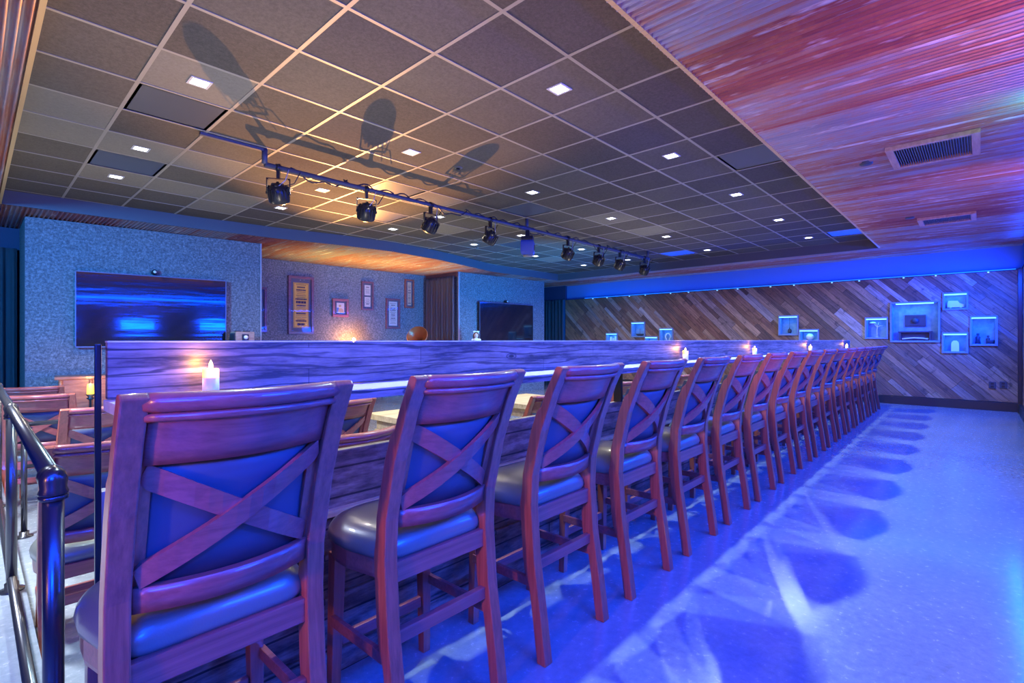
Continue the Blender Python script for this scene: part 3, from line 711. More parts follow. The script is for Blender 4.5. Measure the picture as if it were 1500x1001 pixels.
def candle(label, x, lampw=0.5):
    y = YRIS - 0.055
    c, s_ = math.cos(math.atan(S)), math.sin(math.atan(S))
    t = thing('candle', label, 'candle', (x * c - y * s_, x * s_ + y * c, 1.0905), 0, 'candles on the counter ledge')
    bm = NB(); lathe(bm, [(0, 0), (0.0205, 0), (0.0215, 0.003), (0.0215, 0.05), (0, 0.05)], None, 20); obj('candle_body', bm, 'wax', t)
    bm = NB(); lathe(bm, [(0.0214, 0.05), (0.0214, 0.074), (0.0195, 0.077), (0.017, 0.074), (0, 0.072)], None, 20); o = obj('glowing_rim', bm, 'wax_lit', t); o['label'] = 'amber glowing top of the candle'
    bm = NB(); lathe(bm, [(0, 0.073), (0.005, 0.076), (0.0065, 0.083), (0.0045, 0.093), (0, 0.102)], None, 12); obj('flame', bm, 'flame', t)
    d = bpy.data.lights.new('candle_light', 'POINT'); d.energy = lampw * 1.3; d.color = (1.0, 0.50, 0.03); d.shadow_soft_size = 0.008
    o = bpy.data.objects.new('candle_light', d); col.objects.link(o); o.location = (-0.018, 0.022, 0.094); o.parent = t
for i, (x, lb) in enumerate(((0.498, 'nearest lit candle on the ledge, above the first stool'), (3.82, 'second lit candle from the near end of the ledge'), (5.53, 'third lit candle along the ledge'), (7.99, 'fourth lit candle along the ledge'), (10.8, 'farthest lit candle, by the far end of the ledge'))):
    candle(lb, x)

# ------------------------------------------------------------------ stools and dining chairs, one builder
def ybk(z): # rear face of the backrest line
    pts = [(0.0, 0.0), (0.15, 0.02), (0.40, 0.058), (0.60, 0.072), (0.72, 0.066), (0.90, 0.022), (1.05, -0.035), (1.15, -0.085)]
    for (za, ya), (zb, yb) in zip(pts, pts[1:]):
        if z <= zb: return ya + (yb - ya) * (z - za) / (zb - za)
    return pts[-1][1]
def make_chair(name, label, cat, leg_cut):
    LOW = 0.5
    def zm(z): return z * (LOW - leg_cut) / LOW if z < LOW else z - leg_cut
    t = thing(name, label, cat); hw = 0.23; pw = 0.046
    zs = [0, 0.08, 0.15, 0.28, 0.34, 0.40, 0.50, 0.56, 0.60, 0.66, 0.72, 0.82, 0.90, 0.975, 0.995, 1.05, 1.10, 1.142]
    def front(z):
        d = 0.042
        if 0.30 < z < 0.62: d = 0.057
        elif z >= 0.62 and z < 0.98: d = 0.050
        elif z >= 0.98: d = 0.036
        return ybk(z) + d
    prof = [(ybk(z), zm(z)) for z in zs] + [(ybk(1.142) + 0.012, zm(1.152)), (front(1.142) - 0.008, zm(1.152))] + [(front(z), zm(z)) for z in reversed(zs)]
    for s in (-1, 1):
        bm = NB(); a, b = (-hw, -hw + pw) if s < 0 else (hw - pw, hw)
        prism(bm, prof, a, b, lambda u, v, w: (w, u, v)); obj('rear_post', bm, 'mahog_v', t, 0.004)
    iw = hw - pw
    def bow(u): return 0.052 * (1 - u * u)
    def panel(z0, z1, y0, th, nz=4, nx=12, wx=iw + 0.004, zc=None):
        bm = NB(); G = []
        for side in (0, 1):
            g = []
            for j in range(nz + 1):
                z = z0 + (z1 - z0) * j / nz; row = []
                for i in range(nx + 1):
                    u = -1 + 2 * i / nx; zz = z + (zc(u, j / nz) if zc else 0)
                    row.append(bm.verts.new((u * wx, ybk(z) + y0 - bow(u) + side * th, zm(zz))))
                g.append(row)
            G.append(g)
        for side, g in enumerate(G):
            for j in range(nz):
                for i in range(nx):
                    q = [g[j][i], g[j][i + 1], g[j + 1][i + 1], g[j + 1][i]]
                    f = _q(bm, q if side == 0 else q[::-1]); f.smooth = True
        a, b = G
        for i in range(nx):
            _q(bm, [a[0][i], b[0][i], b[0][i + 1], a[0][i + 1]]); _q(bm, [a[nz][i], a[nz][i + 1], b[nz][i + 1], b[nz][i]])
        for j in range(nz):
            _q(bm, [a[j][0], a[j + 1][0], b[j + 1][0], b[j][0]]); _q(bm, [a[j][nx], b[j][nx], b[j + 1][nx], a[j + 1][nx]])
        return bm
    obj('crest_rail', panel(1.005, 1.135, 0.014, 0.02), 'mahog_h', t)
    bm = NB()
    for zc_, r_, yo in ((1.133, 0.0195, 0.018), (1.105, 0.009, 0.006)):
        tube(bm, [((-1 + i / 8) * (iw + 0.003), ybk(zc_) + yo - bow(-1 + i / 8), zm(zc_)) for i in range(17)], r_, 10)
    obj('crest_moulding', bm, 'mahog_h', t)
    obj('lower_rail', panel(0.685, 0.74, 0.014, 0.022, 2), 'mahog_h', t, 0)
    obj('back_pad', panel(0.735, 1.012, 0.040, 0.03), 'pad', t)
    for s in (-1, 1):
        bm = NB()
        for z0, z1 in ((0.74, 1.005),):
            prism(bm, [(ybk(z0) + 0.022, zm(z0)), (ybk(z1) + 0.022, zm(z1)), (ybk(z1) + 0.045, zm(z1)), (ybk(z0) + 0.045, zm(z0))], s * iw, s * (iw - 0.022), lambda u, v, w: (w, u, v))
        obj('back_frame', bm, 'mahog_v', t)
    for s in (1, -1):
        bm = NB(); N = 14; rows = []
        z0, z1 = 0.758, 0.988; dx = 2 * iw; dz = z1 - z0; L = math.hypot(dx, dz); nxx, nzz = -dz / L * s, dx / L; hh = 0.0235
        yo = 0.010 if s > 0 else 0.021
        for k in range(N + 1):
            u = k / N; x = (-iw + dx * u) * s; z = z0 + dz * u; r = []
            for e in (-1, 1):
                px, pz = x + nxx * hh * e, z + nzz * hh * e
                px = max(-iw, min(iw, px)); pz = max(0.738, min(1.006, pz))
                yy = ybk(pz) + yo - bow(px / iw)
                r.append((px, yy, zm(pz))); r.append((px, yy + 0.018, zm(pz)))
            rows.append([r[0], r[2], r[3], r[1]])
        loft(bm, rows, smooth=False); obj('cross_slat', bm, 'mahog_h', t)
    # seat
    def outline(sc_, n=40):
        pts = []
        for k in range(n):
            a = 2 * math.pi * k / n; ca, sa = math.cos(a), math.sin(a)
            ex = 0.36 if sa > 0 else 0.22
            x = math.copysign(abs(ca) ** ex, ca); y = math.copysign(abs(sa) ** (0.5 if sa > 0 else 0.25), sa)
            yy = 0.283 + y * 0.188
            w = 0.195 + 0.045 * max(0, min(1, (yy - 0.09) / 0.16)) - 0.012 * max(0, (yy - 0.35) / 0.15)
            pts.append((x * w * sc_, 0.283 + (yy - 0.283) * sc_))
        return pts
    bm = NB(); loft(bm, [[(x, y, zm(z)) for x, y in outline(s_)] for s_, z in ((0.955, 0.518), (0.965, 0.53), (0.965, 0.578))], smooth=False); obj('seat_frame', bm, 'mahog_h', t)
    bm = NB(); rings = [(0.975, 0.578), (1.0, 0.588), (1.01, 0.600), (0.995, 0.616), (0.95, 0.633), (0.87, 0.649), (0.74, 0.662), (0.5, 0.672), (0.2, 0.676)]
    loft(bm, [[(x, y, zm(z)) for x, y in outline(s_)] for s_, z in rings]); obj('seat_cushion', bm, 'leather', t)
    bm = NB(); box(bm, (-iw - 0.002, 0.082, zm(0.518)), (iw + 0.002, 0.106, zm(0.580))); obj('rear_apron', bm, 'mahog_h', t, 0.003)
    for s in (-1, 1):
        bm = NB(); x = s * 0.185
        prism(bm, [(-0.021, -0.021), (0.021, -0.021), (0.021, 0.021), (-0.021, 0.021)], 0, 1, lambda u, v, w: (x + u * (0.8 + 0.25 * w) + s * 0.012 * (1 - w), 0.425 + v * (0.8 + 0.25 * w) + 0.008 * (1 - w), w * zm(0.52)))
        obj('front_leg', bm, 'mahog_v', t, 0.003)
        bm = NB(); box(bm, (s * 0.207 - 0.009, 0.07, zm(0.275)), (s * 0.207 + 0.009, 0.42, zm(0.275) + 0.036)); obj('side_stretcher', bm, 'mahog_h', t, 0.003)
    bm = NB(); box(bm, (-iw - 0.002, 0.072, zm(0.335)), (iw + 0.002, 0.096, zm(0.335) + 0.042)); obj('rear_stretcher', bm, 'mahog_h', t, 0.003)
    bm = NB(); box(bm, (-0.17, 0.418, zm(0.19)), (0.17, 0.438, zm(0.19) + 0.04)); obj('front_stretcher', bm, 'mahog_h', t, 0.003)
    return t
desc = ['nearest mahogany stool, cut off by the lower left of the picture', 'second stool from the near end, right beside the nearest one']
stool0 = make_chair('bar_stool', desc[0], 'bar stool', 0.0)
cs, sn = math.cos(math.atan(S)), math.sin(math.atan(S))
for k in range(17):
    x = 0.405 + 0.665 * k + (0.018 if k == 0 else 0); y = 1.195; loc = (x * cs - y * sn, x * sn + y * cs, 0.0)
    lb = desc[k] if k < 2 else ('%s mahogany cross-back stool from the near end of the counter' % ORD[k] if k < 16 else 'farthest stool, last of the row before the plank wall')
    if k == 0:
        stool0.location = loc; stool0.rotation_euler.z = math.atan(S); stool0['group'] = 'stools along the counter'
    else: dup(stool0, loc, math.atan(S), lb, 'stools along the counter')
chair0 = make_chair('dining_chair', 'dining chair', 'chair', 0.20)
def put(x, y, deg, lb, first=[1]):
    if first: first.clear(); chair0.location = (x, y, SUNK); chair0.rotation_euler.z = R(deg); chair0['label'] = lb; chair0['group'] = 'dining chairs on the sunken floor'; return
    dup(chair0, (x, y, SUNK), R(deg), lb, 'dining chairs on the sunken floor')
put(0.43, 2.95, 0, 'nearest dining chair at the left, between the railing post and the first stool')
put(0.62, 4.45, 4, 'dining chair behind the nearest one, its top just below the cabinet')
put(0.40, 5.75, -14, 'dining chair at the far left whose crossed back shows behind the horizontal rail')
put(0.42, 6.75, -10, 'farthest dining chair at the left edge, only its top rail above the others')
put(1.32, 2.30, 4, 'dining chair seen through the gap right of the nearest stool, its curved top rail lowest')
put(1.95, 3.55, 6, 'dining chair whose pale crossed back fills the gap right of the nearest stool')
put(2.15, 2.38, -62, 'dining chair turned sideways whose post shows beside the second stool')
put(3.28, 2.70, 3, 'dining chair seen through the gap between the second and third stools')
put(3.65, 4.3, 6, 'dining chair beyond the gap between the second and third stools')
put(4.95, 2.9, 2, 'dining chair seen past the third stool')
put(6.4, 2.9, 2, 'dining chair seen past the fourth stool')

# ---- pale wooden dining tables
def table(label, x, y, w, d):
    t = thing('dining_table', label, 'table', (x, y, SUNK), 0, 'pale wooden dining tables')
    bm = NB(); box(bm, (-w / 2, -d / 2, 0.71), (w / 2, d / 2, 0.76)); obj('table_top', bm, 'table_wood', t, 0.005)
    bm = NB(); box(bm, (-w / 2 + 0.06, -d / 2 + 0.06, 0.62), (w / 2 - 0.06, d / 2 - 0.06, 0.7095)); obj('apron', bm, 'table_wood', t)
    for sx in (-1, 1):
        for sy in (-1, 1):
            bm = NB(); cx, cy = sx * (w / 2 - 0.08), sy * (d / 2 - 0.08); box(bm, (cx - 0.035, cy - 0.035, 0), (cx + 0.035, cy + 0.035, 0.6195)); obj('leg', bm, 'table_wood', t, 0.003)
table('pale wooden table glimpsed in the gap between the first and second stools', 2.75, 3.55, 0.75, 0.8)
table('pale wooden table glimpsed in the gap between the second and third stools', 4.15, 3.6, 0.8, 0.8)
table('pale wooden table farther along behind the counter', 5.8, 3.8, 0.9, 0.8)

# ---- black pipe railing
pr = thing('pipe_railing', 'black iron pipe railing running away along the left edge', 'railing', (0.14, 1.68, 0))
def post(y, h=0.905, r=0.021):
    bm = NB(); tube(bm, [(0, y, 0.0), (0, y, h)], r, 14); obj('post', bm, 'pipe', pr)
    bm = NB(); lathe(bm, [(0, 0.0), (0.05, 0.0), (0.05, 0.008), (0.027, 0.014), (0.027, 0.04), (0, 0.04)], Matrix.Translation((0, y, 0.0)), 18); obj('floor_flange', bm, 'pipe', pr)
    bm = NB(); lathe(bm, [(0.029, -0.035), (0.03, -0.03), (0.026, -0.02), (0.028, 0), (0.022, 0.02), (0.012, 0.029), (0, 0.032)], Matrix.Translation((0, y, h)), 16)
    lathe(bm, [(0.021, -0.09), (0.029, -0.088), (0.029, -0.078), (0.021, -0.076)], Matrix.Translation((0, y, h + 0.04)), 16)
    lathe(bm, [(0, 0), (0.022, 0.0), (0.027, 0.03), (0.029, 0.04), (0.029, 0.05), (0.021, 0.052)], Matrix.Translation((0, y, h)) @ Matrix.Rotation(R(-90), 4, 'X'), 16)
    obj('elbow_fitting', bm, 'pipe', pr)
for y in (0, 1.86, 3.7, 5.4): post(y)
bm = NB(); tube(bm, [(0, 0, 0.905), (0, 5.4, 0.905)], 0.0205, 14); obj('top_rail', bm, 'pipe', pr)
bm = NB(); tube(bm, [(0, 0.03, 0.06), (0, 5.37, 0.06)], 0.019, 12); obj('bottom_rail', bm, 'pipe', pr)
pr = thing('pipe_railing', 'lower crosswise pipe rail in front of the far left dining chairs', 'railing', (0.26, 4.98, SUNK))
post(0, 0.80, 0.017)
bm = NB(); tube(bm, [(0, 0, 0.80), (1.35, 0, 0.80)], 0.016, 12); obj('top_rail', bm, 'pipe', pr)
bm = NB(); tube(bm, [(0.0, 0, 0.50), (1.35, 0, 0.50)], 0.014, 12); obj('middle_rail', bm, 'pipe', pr)
bm = NB(); tube(bm, [(1.35, 0, 0), (1.35, 0, 0.80)], 0.016, 12); obj('post', bm, 'pipe', pr)

# ---- cabinet with a candle stand against the left wall
t = thing('carved_cabinet', 'old wooden cabinet against the blue wall, left end of the board', 'cabinet', (1.30, 8.95, SUNK), -0.11)
bm = NB(); box(bm, (-0.5, -0.2, 0.0), (0.5, 0.2, 0.88)); obj('body', bm, 'cab_wood', t, 0.006)
bm = NB(); box(bm, (-0.54, -0.23, 0.8805), (0.54, 0.22, 0.92)); obj('cabinet_top', bm, 'cab_wood', t, 0.008)
for x0, x1 in ((-0.46, -0.20), (-0.15, 0.15), (0.20, 0.46)):
    bm = NB(); box(bm, (x0, -0.215, 0.12), (x1, -0.201, 0.82)); obj('door', bm, 'cab_wood', t, 0.004)
for x in (-0.48, -0.175, 0.175, 0.48):
    bm = NB(); lathe(bm, [(0, 0.06), (0.02, 0.06), (0.014, 0.12), (0.02, 0.2), (0.013, 0.5), (0.02, 0.8), (0.022, 0.87), (0, 0.87)], Matrix.Translation((x, -0.212, 0)), 12); obj('column', bm, 'cab_wood', t)
t = thing('candle_stand', 'glowing candle on a dark stem in front of the cabinet', 'candle', (1.06, 8.45, SUNK - 0.0))
spot('candle_stand_light', (1.05, 8.42, 0.74), (1.05, 8.8, 0.5), 9, (1.0, 0.5, 0.12), 150, 0.5, 0.03)
bm = NB(); lathe(bm, [(0, 0), (0.12, 0), (0.12, 0.015), (0.015, 0.03), (0.012, 0.62), (0.045, 0.65), (0.02, 0.66), (0.05, 0.70), (0, 0.70)], None, 18); obj('stem', bm, 'black', t)
bm = NB(); lathe(bm, [(0, 0.701), (0.038, 0.701), (0.036, 0.80), (0.03, 0.83), (0, 0.84)], None, 16); obj('candle_body', bm, 'amber', t)
bm = NB()

# ---- stage pieces seen above the board
def pedestal(label, x, y, w, d, h, z0=SUNK):
    t = thing('display_stand', label, 'stand', (x, y, z0))
    bm = NB(); box(bm, (-w / 2, -d / 2, 0), (w / 2, d / 2, h - 0.03)); obj('body', bm, 'cab_wood', t, 0.005)
    bm = NB(); box(bm, (-w / 2 - 0.02, -d / 2 - 0.02, h - 0.0298), (w / 2 + 0.02, d / 2 + 0.02, h)); obj('stand_top', bm, 'cab_wood', t, 0.004)
bm.free()
# box camera
pedestal('tall narrow wooden stand right of the left television', 2.98, 8.75, 0.5, 0.4, 1.25 - SUNK - 0.02)
t = thing('box_camera', 'small old wooden box camera right of the left television', 'camera', (2.98, 8.70, 1.231), 0.1)
bm = NB(); box(bm, (-0.13, -0.07, 0), (0.16, 0.12, 0.155)); obj('body', bm, 'old_box', t, 0.008)
bm = NB(); box(bm, (-0.15, -0.05, 0.0), (-0.131, 0.10, 0.13)); obj('bellows', bm, 'black', t)
bm = NB(); box(bm, (-0.035, -0.085, 0.02), (0.065, -0.0705, 0.115)); obj('front_plate', bm, 'black', t)
bm = NB(); lathe(bm, [(0, 0), (0.034, 0), (0.03, 0.02), (0, 0.028)], Matrix.Translation((0.015, -0.0852, 0.065)) @ Matrix.Rotation(R(90), 4, 'X'), 16); obj('lens', bm, 'relic_pale', t)
bm = NB(); box(bm, (-0.10, -0.03, 0.1555), (-0.03, 0.05, 0.172)); box(bm, (0.03, -0.03, 0.1555), (0.11, 0.05, 0.172)); obj('top_latch', bm, 'black', t)
# bare bulb footlight
bm = NB(); pedestal('low wooden stand under the glaring bulb', 5.86, 10.33, 0.4, 0.3, 1.15 - SUNK); bm.free()
t = thing('bulb_lamp', 'glaring bare warm bulb just above the board, below the framed prints', 'lamp', (5.86, 10.30, 1.1503))
bm = NB(); lathe(bm, [(0, 0), (0.05, 0), (0.05, 0.012), (0.02, 0.02), (0.018, 0.055), (0, 0.055)], None, 16); obj('socket', bm, 'black', t)
bm = NB(); lathe(bm, [(0, 0.0555), (0.016, 0.057), (0.034, 0.085), (0.038, 0.108), (0.03, 0.135), (0.014, 0.148), (0, 0.15)], None, 18); obj('bulb', bm, 'bulb', t)
# gramophone with a copper horn
pedestal('wooden stand under the copper horn', 6.74, 8.95, 0.5, 0.45, 0.86 - SUNK)
t = thing('gramophone', 'round copper gramophone horn rising above the board', 'gramophone', (6.70, 8.95, 0.8602), -0.62)
bm = NB(); box(bm, (-0.2, -0.17, 0), (0.2, 0.17, 0.15)); obj('case', bm, 'cab_wood', t, 0.006)
bm = NB(); lathe(bm, [(0, 0.1502), (0.15, 0.1502), (0.15, 0.16), (0, 0.161)], None, 24); obj('turntable', bm, 'black', t)
mt = Matrix.Translation((-0.03, 0.02, 0.40)) @ Matrix.Rotation(R(62), 4, 'X') @ Matrix.Rotation(R(-16), 4, 'Y')
bm = NB(); lathe(bm, [(0.22, 0.20), (0.235, 0.185), (0.205, 0.15), (0.15, 0.09), (0.10, 0.03), (0.06, -0.06), (0.035, -0.16), (0.025, -0.22), (0.015, -0.22), (0.027, -0.15), (0.05, -0.06), (0.09, 0.035), (0.145, 0.10), (0.2, 0.165), (0.22, 0.20)], mt, 28); obj('horn', bm, 'horn', t)
bm = NB(); tube(bm, [mt @ Vector((0, 0, -0.21)), (0.0, 0.17, 0.28), (0.02, 0.15, 0.16)], 0.017, 10); obj('tone_arm', bm, 'horn', t)
# doll
pedestal('wooden stand under the doll', 8.04, 8.62, 0.4, 0.4, 1.06 - SUNK)
t = thing('porcelain_doll', 'small doll in a white dress with brown hair and a white bow', 'doll', (8.02, 8.60, 1.0602), -0.75); t.scale = (1.25, 1.25, 1.25)
def el(bm, c, r, seg=14, rings=9):
    lathe(bm, [(math.sin(math.pi * k / rings), -math.cos(math.pi * k / rings)) for k in range(rings + 1)], Matrix.Translation(c) @ Matrix.Diagonal((r[0], r[1], r[2], 1)), seg)
bm = NB(); el(bm, (0, 0, 0.245), (0.042, 0.043, 0.05)); lathe(bm, [(0.016, 0.18), (0.014, 0.21)], None, 10); el(bm, (0, -0.043, 0.238), (0.007, 0.008, 0.008), 8, 5)
el(bm, (0.044, 0.0, 0.242), (0.006, 0.01, 0.012), 8, 5); el(bm, (-0.044, 0.0, 0.242), (0.006, 0.01, 0.012), 8, 5)
for s in (-1, 1): tube(bm, [(s * 0.05, 0, 0.165), (s * 0.085, -0.02, 0.11), (s * 0.07, -0.05, 0.07)], [0.018, 0.014, 0.010], 8)
obj('body', bm, 'skin', t)
bm = NB(); el(bm, (0.016, -0.040, 0.25), (0.006, 0.004, 0.005), 8, 5); el(bm, (-0.016, -0.040, 0.25), (0.006, 0.004, 0.005), 8, 5); obj('eyes', bm, 'black', t)
bm = NB(); el(bm, (0, -0.042, 0.222), (0.009, 0.004, 0.003), 8, 5); obj('mouth', bm, 'horn', t)
bm = NB(); el(bm, (0, 0.014, 0.262), (0.052, 0.048, 0.048)); el(bm, (0.042, 0.012, 0.222), (0.02, 0.03, 0.055)); el(bm, (-0.042, 0.012, 0.222), (0.02, 0.03, 0.055)); obj('hair', bm, 'hair', t)
bm = NB(); lathe(bm, [(0, 0.0), (0.11, 0.0), (0.09, 0.06), (0.05, 0.12), (0.062, 0.15), (0.055, 0.18), (0.018, 0.196), (0, 0.196)], None, 18); el(bm, (0.062, 0, 0.155), (0.03, 0.026, 0.028)); el(bm, (-0.062, 0, 0.155), (0.03, 0.026, 0.028)); obj('dress', bm, 'lace', t)
bm = NB(); el(bm, (0.03, 0.0, 0.312), (0.03, 0.012, 0.016)); el(bm, (-0.03, 0.0, 0.312), (0.03, 0.012, 0.016)); tube(bm, [(0.055 * math.cos(a), 0.01, 0.258 + 0.055 * math.sin(a)) for a in [0.2 + 2.74 * k / 10 for k in range(11)]], 0.007, 8); obj('hair_bow', bm, 'lace', t)

# ------------------------------------------------------------------ ceiling fittings
rows_ = {1.5: 'row beside the rusty soffit', 4.5: 'row before the pipe', 7.5: 'row behind the pipe', 9.5: 'row nearest the curved edge'}
dl0 = None
for a in (1.5, 4.5, 7.5, 9.5):
    for i, b in enumerate((-0.5, 2.5, 5.5, 8.5, 11.5, 14.5)):
        loc = (gx(b), gy(a), ZT); lb = '%s square downlight from the near end, in the %s' % (ORD[i], rows_[a])
        if dl0 is None:
            dl0 = thing('ceiling_downlight', lb, 'ceiling light', loc, 0, 'square ceiling downlights'); t = dl0
            bm = NB()
            for q in ((-0.068, -0.068, 0.068, -0.052), (-0.068, 0.052, 0.068, 0.068), (-0.068, -0.052, -0.052, 0.052), (0.052, -0.052, 0.068, 0.052)): box(bm, (q[0], q[1], -0.005), (q[2], q[3], 0.004))
            obj('trim_ring', bm, 'lamp_trim', t)
            bm = NB(); box(bm, (-0.052, -0.052, -0.003), (0.052, 0.052, 0.004)); obj('lens', bm, 'lens', t)
        else: dup(dl0, loc, 0, lb, 'square ceiling downlights')
        pw = 44 if a == 1.5 else 18
        area('downlight_lamp', (loc[0], loc[1], ZT - 0.008), (loc[0], loc[1], 0), 0.06, 0.06, pw, (0.62, 0.90, 1.0) if a == 1.5 else (1.0, 0.88, 0.70), 150)
# diffusers in open tile cells
dn = {(5, -1): 'large open air diffuser nearest the camera at upper left', (8, -1): 'open air diffuser behind the largest one at left', (0, 6): 'shiny air diffuser beside the rusty soffit', (5, 6): 'open air diffuser above the moving-head lamp',
      (6, 3): 'open air diffuser just behind the pipe, left half', (8, 4): 'air diffuser reflecting orange light behind the pipe', (0, 14): 'far air diffuser in the corner by the rusty soffit', (5, 14): 'far air diffuser above the end of the pipe', (8, 9): 'air diffuser hidden partly by the moving-head lamp'}
for (a, b), lb in dn.items():
    t = thing('air_diffuser', lb, 'air vent', (gx(b + 0.5), gy(a + 0.5), ZT), 0, 'square air diffusers in the tile ceiling')
    w = T / 2 - 0.013; bm = NB()
    r0 = [(w, w), (-w, w), (-w, -w), (w, -w)]
    rings = [[(x, y, 0.0) for x, y in r0], [(x * 0.93, y * 0.93, 0.0) for x, y in r0], [(x * 0.74, y * 0.74, 0.085) for x, y in r0], [(x * 0.74, y * 0.74, 0.10) for x, y in r0], [(x, y, 0.10) for x, y in r0]]
    loft(bm, rings, smooth=False, caps=True); obj('housing', bm, 'duct_metal', t)
    bm = NB(); loft(bm, [[(x * 0.80, y * 0.80, 0.008) for x, y in r0], [(x * 0.74, y * 0.74, 0.002) for x, y in r0], [(x * 0.72, y * 0.72, 0.010) for x, y in r0]], smooth=False); obj('centre_plate', bm, 'duct_metal' if (a, b) not in ((5, -1), (8, -1), (6, 3)) else 'duct_dark', t)
# sprinklers / detectors
for (a, b, lb) in ((4.5, 3.5, 'tiny round sprinkler in the ceiling tile in front of the pipe'), (7.9, 2.0, 'tiny round sprinkler behind the near lamps of the pipe'), (9.8, 8.9, 'tiny round sprinkler near the curved edge')):
    t = thing('sprinkler_head', lb, 'sprinkler', (gx(b), gy(a), ZT))
    bm = NB(); lathe(bm, [(0.045, 0.004), (0.045, -0.004), (0.02, -0.008), (0.02, 0.004)], None, 18); obj('cover_ring', bm, 'grille', t)
    bm = NB(); lathe(bm, [(0, 0.0), (0.015, -0.002), (0.02, -0.022), (0, -0.024)], None, 14); obj('head', bm, 'steel', t)
# wooden framed vents in the right soffit
def vent(label, x0, x1, y0, y1):
    t = thing('soffit_vent', label, 'air vent', (x0, y0, ZS - 0.0095), 0, 'wood framed vents in the metal soffit')
    L, W = x1 - x0, y1 - y0; f = 0.055
    bm = NB()
    for q in ((0, 0, L, f), (0, W - f, L, W), (0, f, f * 0.8, W - f), (L - f * 0.8, f, L, W - f)): box(bm, (q[0], q[1], -0.035), (q[2], q[3], 0.0))
    obj('frame', bm, 'vent_wood', t, 0.003)
    bm = NB(); box(bm, (f * 0.7, f * 0.9, -0.004), (L - f * 0.7, W - f * 0.9, 0.0)); obj('backing', bm, 'black', t)
    bm = NB(); y = f + 0.004
    while y < W - f: box(bm, (f * 0.8, y, -0.028), (L - f * 0.8, y + 0.006, -0.0045)); y += 0.017
    obj('louvre', bm, 'grille', t)
vent('nearer wood-framed vent in the rusty metal ceiling at right', 5.40, 6.05, 0.0, 0.61)
vent('farther wood-framed vent in the rusty metal ceiling at right', 8.83, 9.34, 0.04, 0.64)
for x, y, lb in ((5.75, 0.74, 'small blue-grey speaker disc beside the nearer soffit vent'), (8.7, 0.655, 'small disc beside the farther soffit vent')):
    bm = NB(); lathe(bm, [(0, -0.012), (0.05, -0.012), (0.055, 0), (0.055, 0.01), (0, 0.01)], Matrix.Translation((x + 0.0, y + 0.05, ZS - 0.012)), 18)
    tag(obj('ceiling_speaker', bm, 'outlet'), lb, 'speaker')

# ---- lighting pipe with lamps
YP, ZP = 5.05, 2.945
lp = thing('lighting_pipe', 'long dark pipe hung under the tile ceiling, carrying the stage lamps', 'lighting pipe', (1.93, YP, ZP))
bm = NB(); tube(bm, [(0, 0, 0), (7.68, 0, 0.0)], 0.024, 12); obj('pipe', bm, 'rail_paint', lp)
for x in (0.0, 3.83, 7.62):
    bm = NB(); tube(bm, [(x, 0, 0.0), (x, 0, ZT - ZP - 0.0005)], 0.026, 10); obj('drop_rod', bm, 'rail_paint', lp)
bm = NB(); box(bm, (-0.55, -0.02, ZT - ZP - 0.03), (0.02, 0.02, ZT - ZP - 0.005)); obj('ceiling_bar', bm, 'rail_paint', lp)
bm = NB(); lathe(bm, [(0.034, -0.16), (0.036, -0.15), (0.036, 0.15), (0.034, 0.16)], Matrix.Translation((3.83, 0, 0)) @ Matrix.Rotation(R(90), 4, 'Y'), 12); obj('pipe_sleeve', bm, 'rail_paint', lp)
rg = random.Random(4)
for i in range(13):
    x0 = 0.25 + i * 0.58; pts = []
    for k in range(15):
        u = k / 14; pts.append((x0 + u * 0.62, 0.02 * math.sin(9 * u + i) , 0.03 + 0.02 * math.sin(14 * u + i * 2) - (0.0 if i % 3 else 0.09 * math.sin(math.pi * u))))
    bm = NB(); tube(bm, pts, 0.008, 6); obj('cable', bm, 'black', lp)
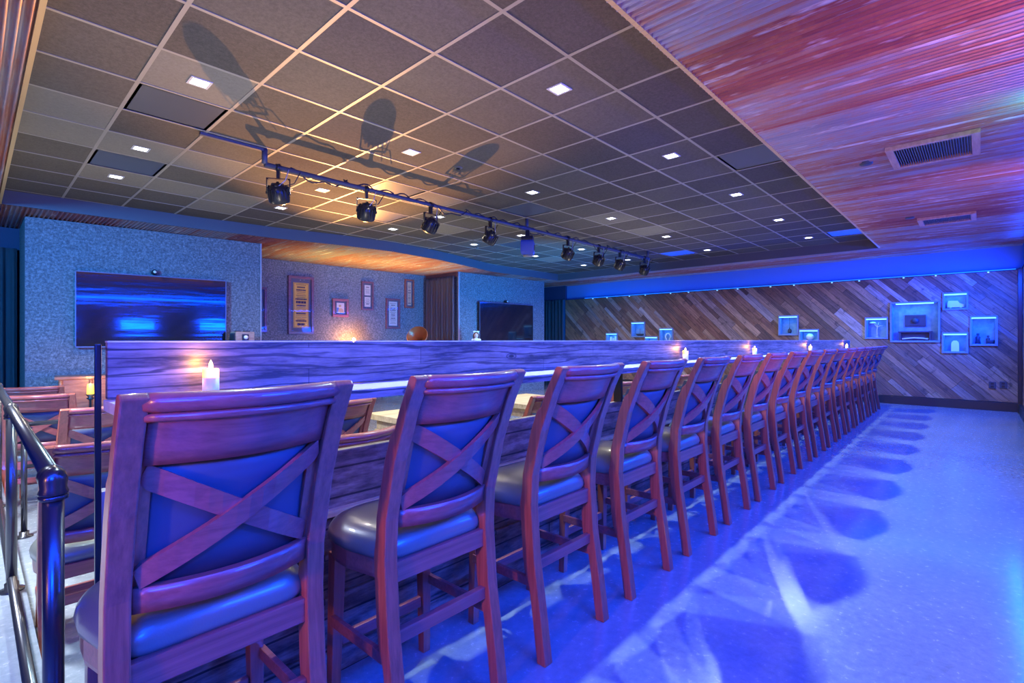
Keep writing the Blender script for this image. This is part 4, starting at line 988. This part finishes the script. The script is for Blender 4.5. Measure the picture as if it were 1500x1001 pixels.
def par(x, label, tilt, turn, far=False):
    t = thing('stage_lamp', label, 'stage lamp', (x, YP, ZP), turn, 'round stage lamps under the pipe')
    bm = NB(); lathe(bm, [(0.03, -0.02), (0.038, -0.02), (0.038, 0.02), (0.03, 0.02)], Matrix.Rotation(R(90), 4, 'Y'), 12)
    box(bm, (-0.015, -0.02, -0.115), (0.015, 0.02, -0.03)); obj('clamp', bm, 'steel', t)
    bm = NB(); r = 0.105
    pts = [(-r, 0, -0.25), (-r, 0, -0.12), (-r + 0.01, 0, -0.11), (r - 0.01, 0, -0.11), (r, 0, -0.12), (r, 0, -0.25)]
    for p, q in zip(pts, pts[1:]):
        a, b = Vector(p), Vector(q); lo = Vector((min(a.x, b.x) - 0.004, -0.013, min(a.z, b.z) - 0.003)); hi = Vector((max(a.x, b.x) + 0.004, 0.013, max(a.z, b.z) + 0.003)); box(bm, lo, hi)
    obj('yoke', bm, 'steel', t)
    mt = Matrix.Translation((0, 0, -0.25)) @ Matrix.Rotation(tilt, 4, 'X')
    bm = NB(); lathe(bm, [(0, 0.085), (0.05, 0.085), (0.075, 0.06), (0.09, 0.03), (0.097, -0.03), (0.1, -0.075), (0.094, -0.085), (0.09, -0.07)], mt, 22)
    for k in range(16):
        a = 2 * math.pi * k / 16; box(bm, (0.08, -0.004, -0.05), (0.102, 0.004, 0.06), mt @ Matrix.Rotation(a, 4, 'Z'))
    box(bm, (-0.05, -0.012, 0.084), (0.05, 0.012, 0.097), mt); box(bm, (-0.012, -0.05, 0.084), (0.012, 0.05, 0.097), mt)
    for s in (-1, 1): lathe(bm, [(0, 0), (0.017, 0), (0.017, 0.022), (0, 0.022)], Matrix.Translation((s * 0.09, 0, -0.25)) @ Matrix.Rotation(R(90) * s, 4, 'Y'), 10)
    obj('housing', bm, 'steel', t)
    bm = NB(); lathe(bm, [(0.0, -0.066), (0.088, -0.066), (0.088, -0.074), (0.0, -0.080)], mt, 22); o = obj('lens', bm, 'lamp_lens', t); o['label'] = 'pale ribbed lens'
    bm = NB(); tube(bm, [mt @ Vector((0, 0.03, 0.085)), (0.05, 0.05, -0.16), (0.14, 0.03, -0.14), (0.2, 0.01, -0.03)], 0.005, 6); obj('cable', bm, 'black', t)
    bm = NB(); tube(bm, [mt @ Vector((0.02, -0.03, 0.085)), (0.07, -0.03, -0.13), (0.10, -0.02, -0.02)], 0.004, 6); obj('safety_wire', bm, 'wire_white', t)
xsL = [2.06, 3.03, 3.93, 4.98, 6.80, 7.73, 8.46, 9.42]
for i, x in enumerate(xsL):
    lb = ['nearest round stage lamp at the left end of the pipe', 'second round stage lamp from the left end', 'third round stage lamp from the left end', 'round stage lamp just left of the square moving head', 'round stage lamp just right of the square moving head', 'third round stage lamp from the far end of the pipe', 'second round stage lamp from the far end of the pipe', 'farthest round stage lamp at the right end of the pipe'][i]
    par(x, lb, R(38), R([-35, -20, 5, 10, -10, -20, -20, -30][i]))
t = thing('moving_head_lamp', 'boxy moving-head lamp hanging at the middle of the pipe', 'stage lamp', (5.78, YP, ZP), 0.6)
bm = NB(); box(bm, (-0.05, -0.03, -0.12), (0.05, 0.03, -0.026)); obj('clamp', bm, 'steel', t, 0.003)
bm = NB(); box(bm, (-0.10, -0.09, -0.18), (0.10, 0.09, -0.1205)); obj('base', bm, 'steel', t, 0.01)
bm = NB(); loft(bm, [[(x * s, y * s, z) for x, y in ((0.1, 0.1), (-0.1, 0.1), (-0.1, -0.1), (0.1, -0.1))] for s, z in ((0.9, -0.1805), (1.0, -0.21), (1.0, -0.36), (0.85, -0.40))], smooth=False); obj('head', bm, 'blue_head', t, 0.01)
bm = NB(); lathe(bm, [(0, -0.4005), (0.07, -0.4005), (0.07, -0.42), (0, -0.425)], None, 18); obj('lens', bm, 'lamp_lens', t)
bm = NB(); box(bm, (-0.04, -0.108, -0.33), (0.04, -0.1005, -0.25)); obj('badge_plate', bm, 'black', t)
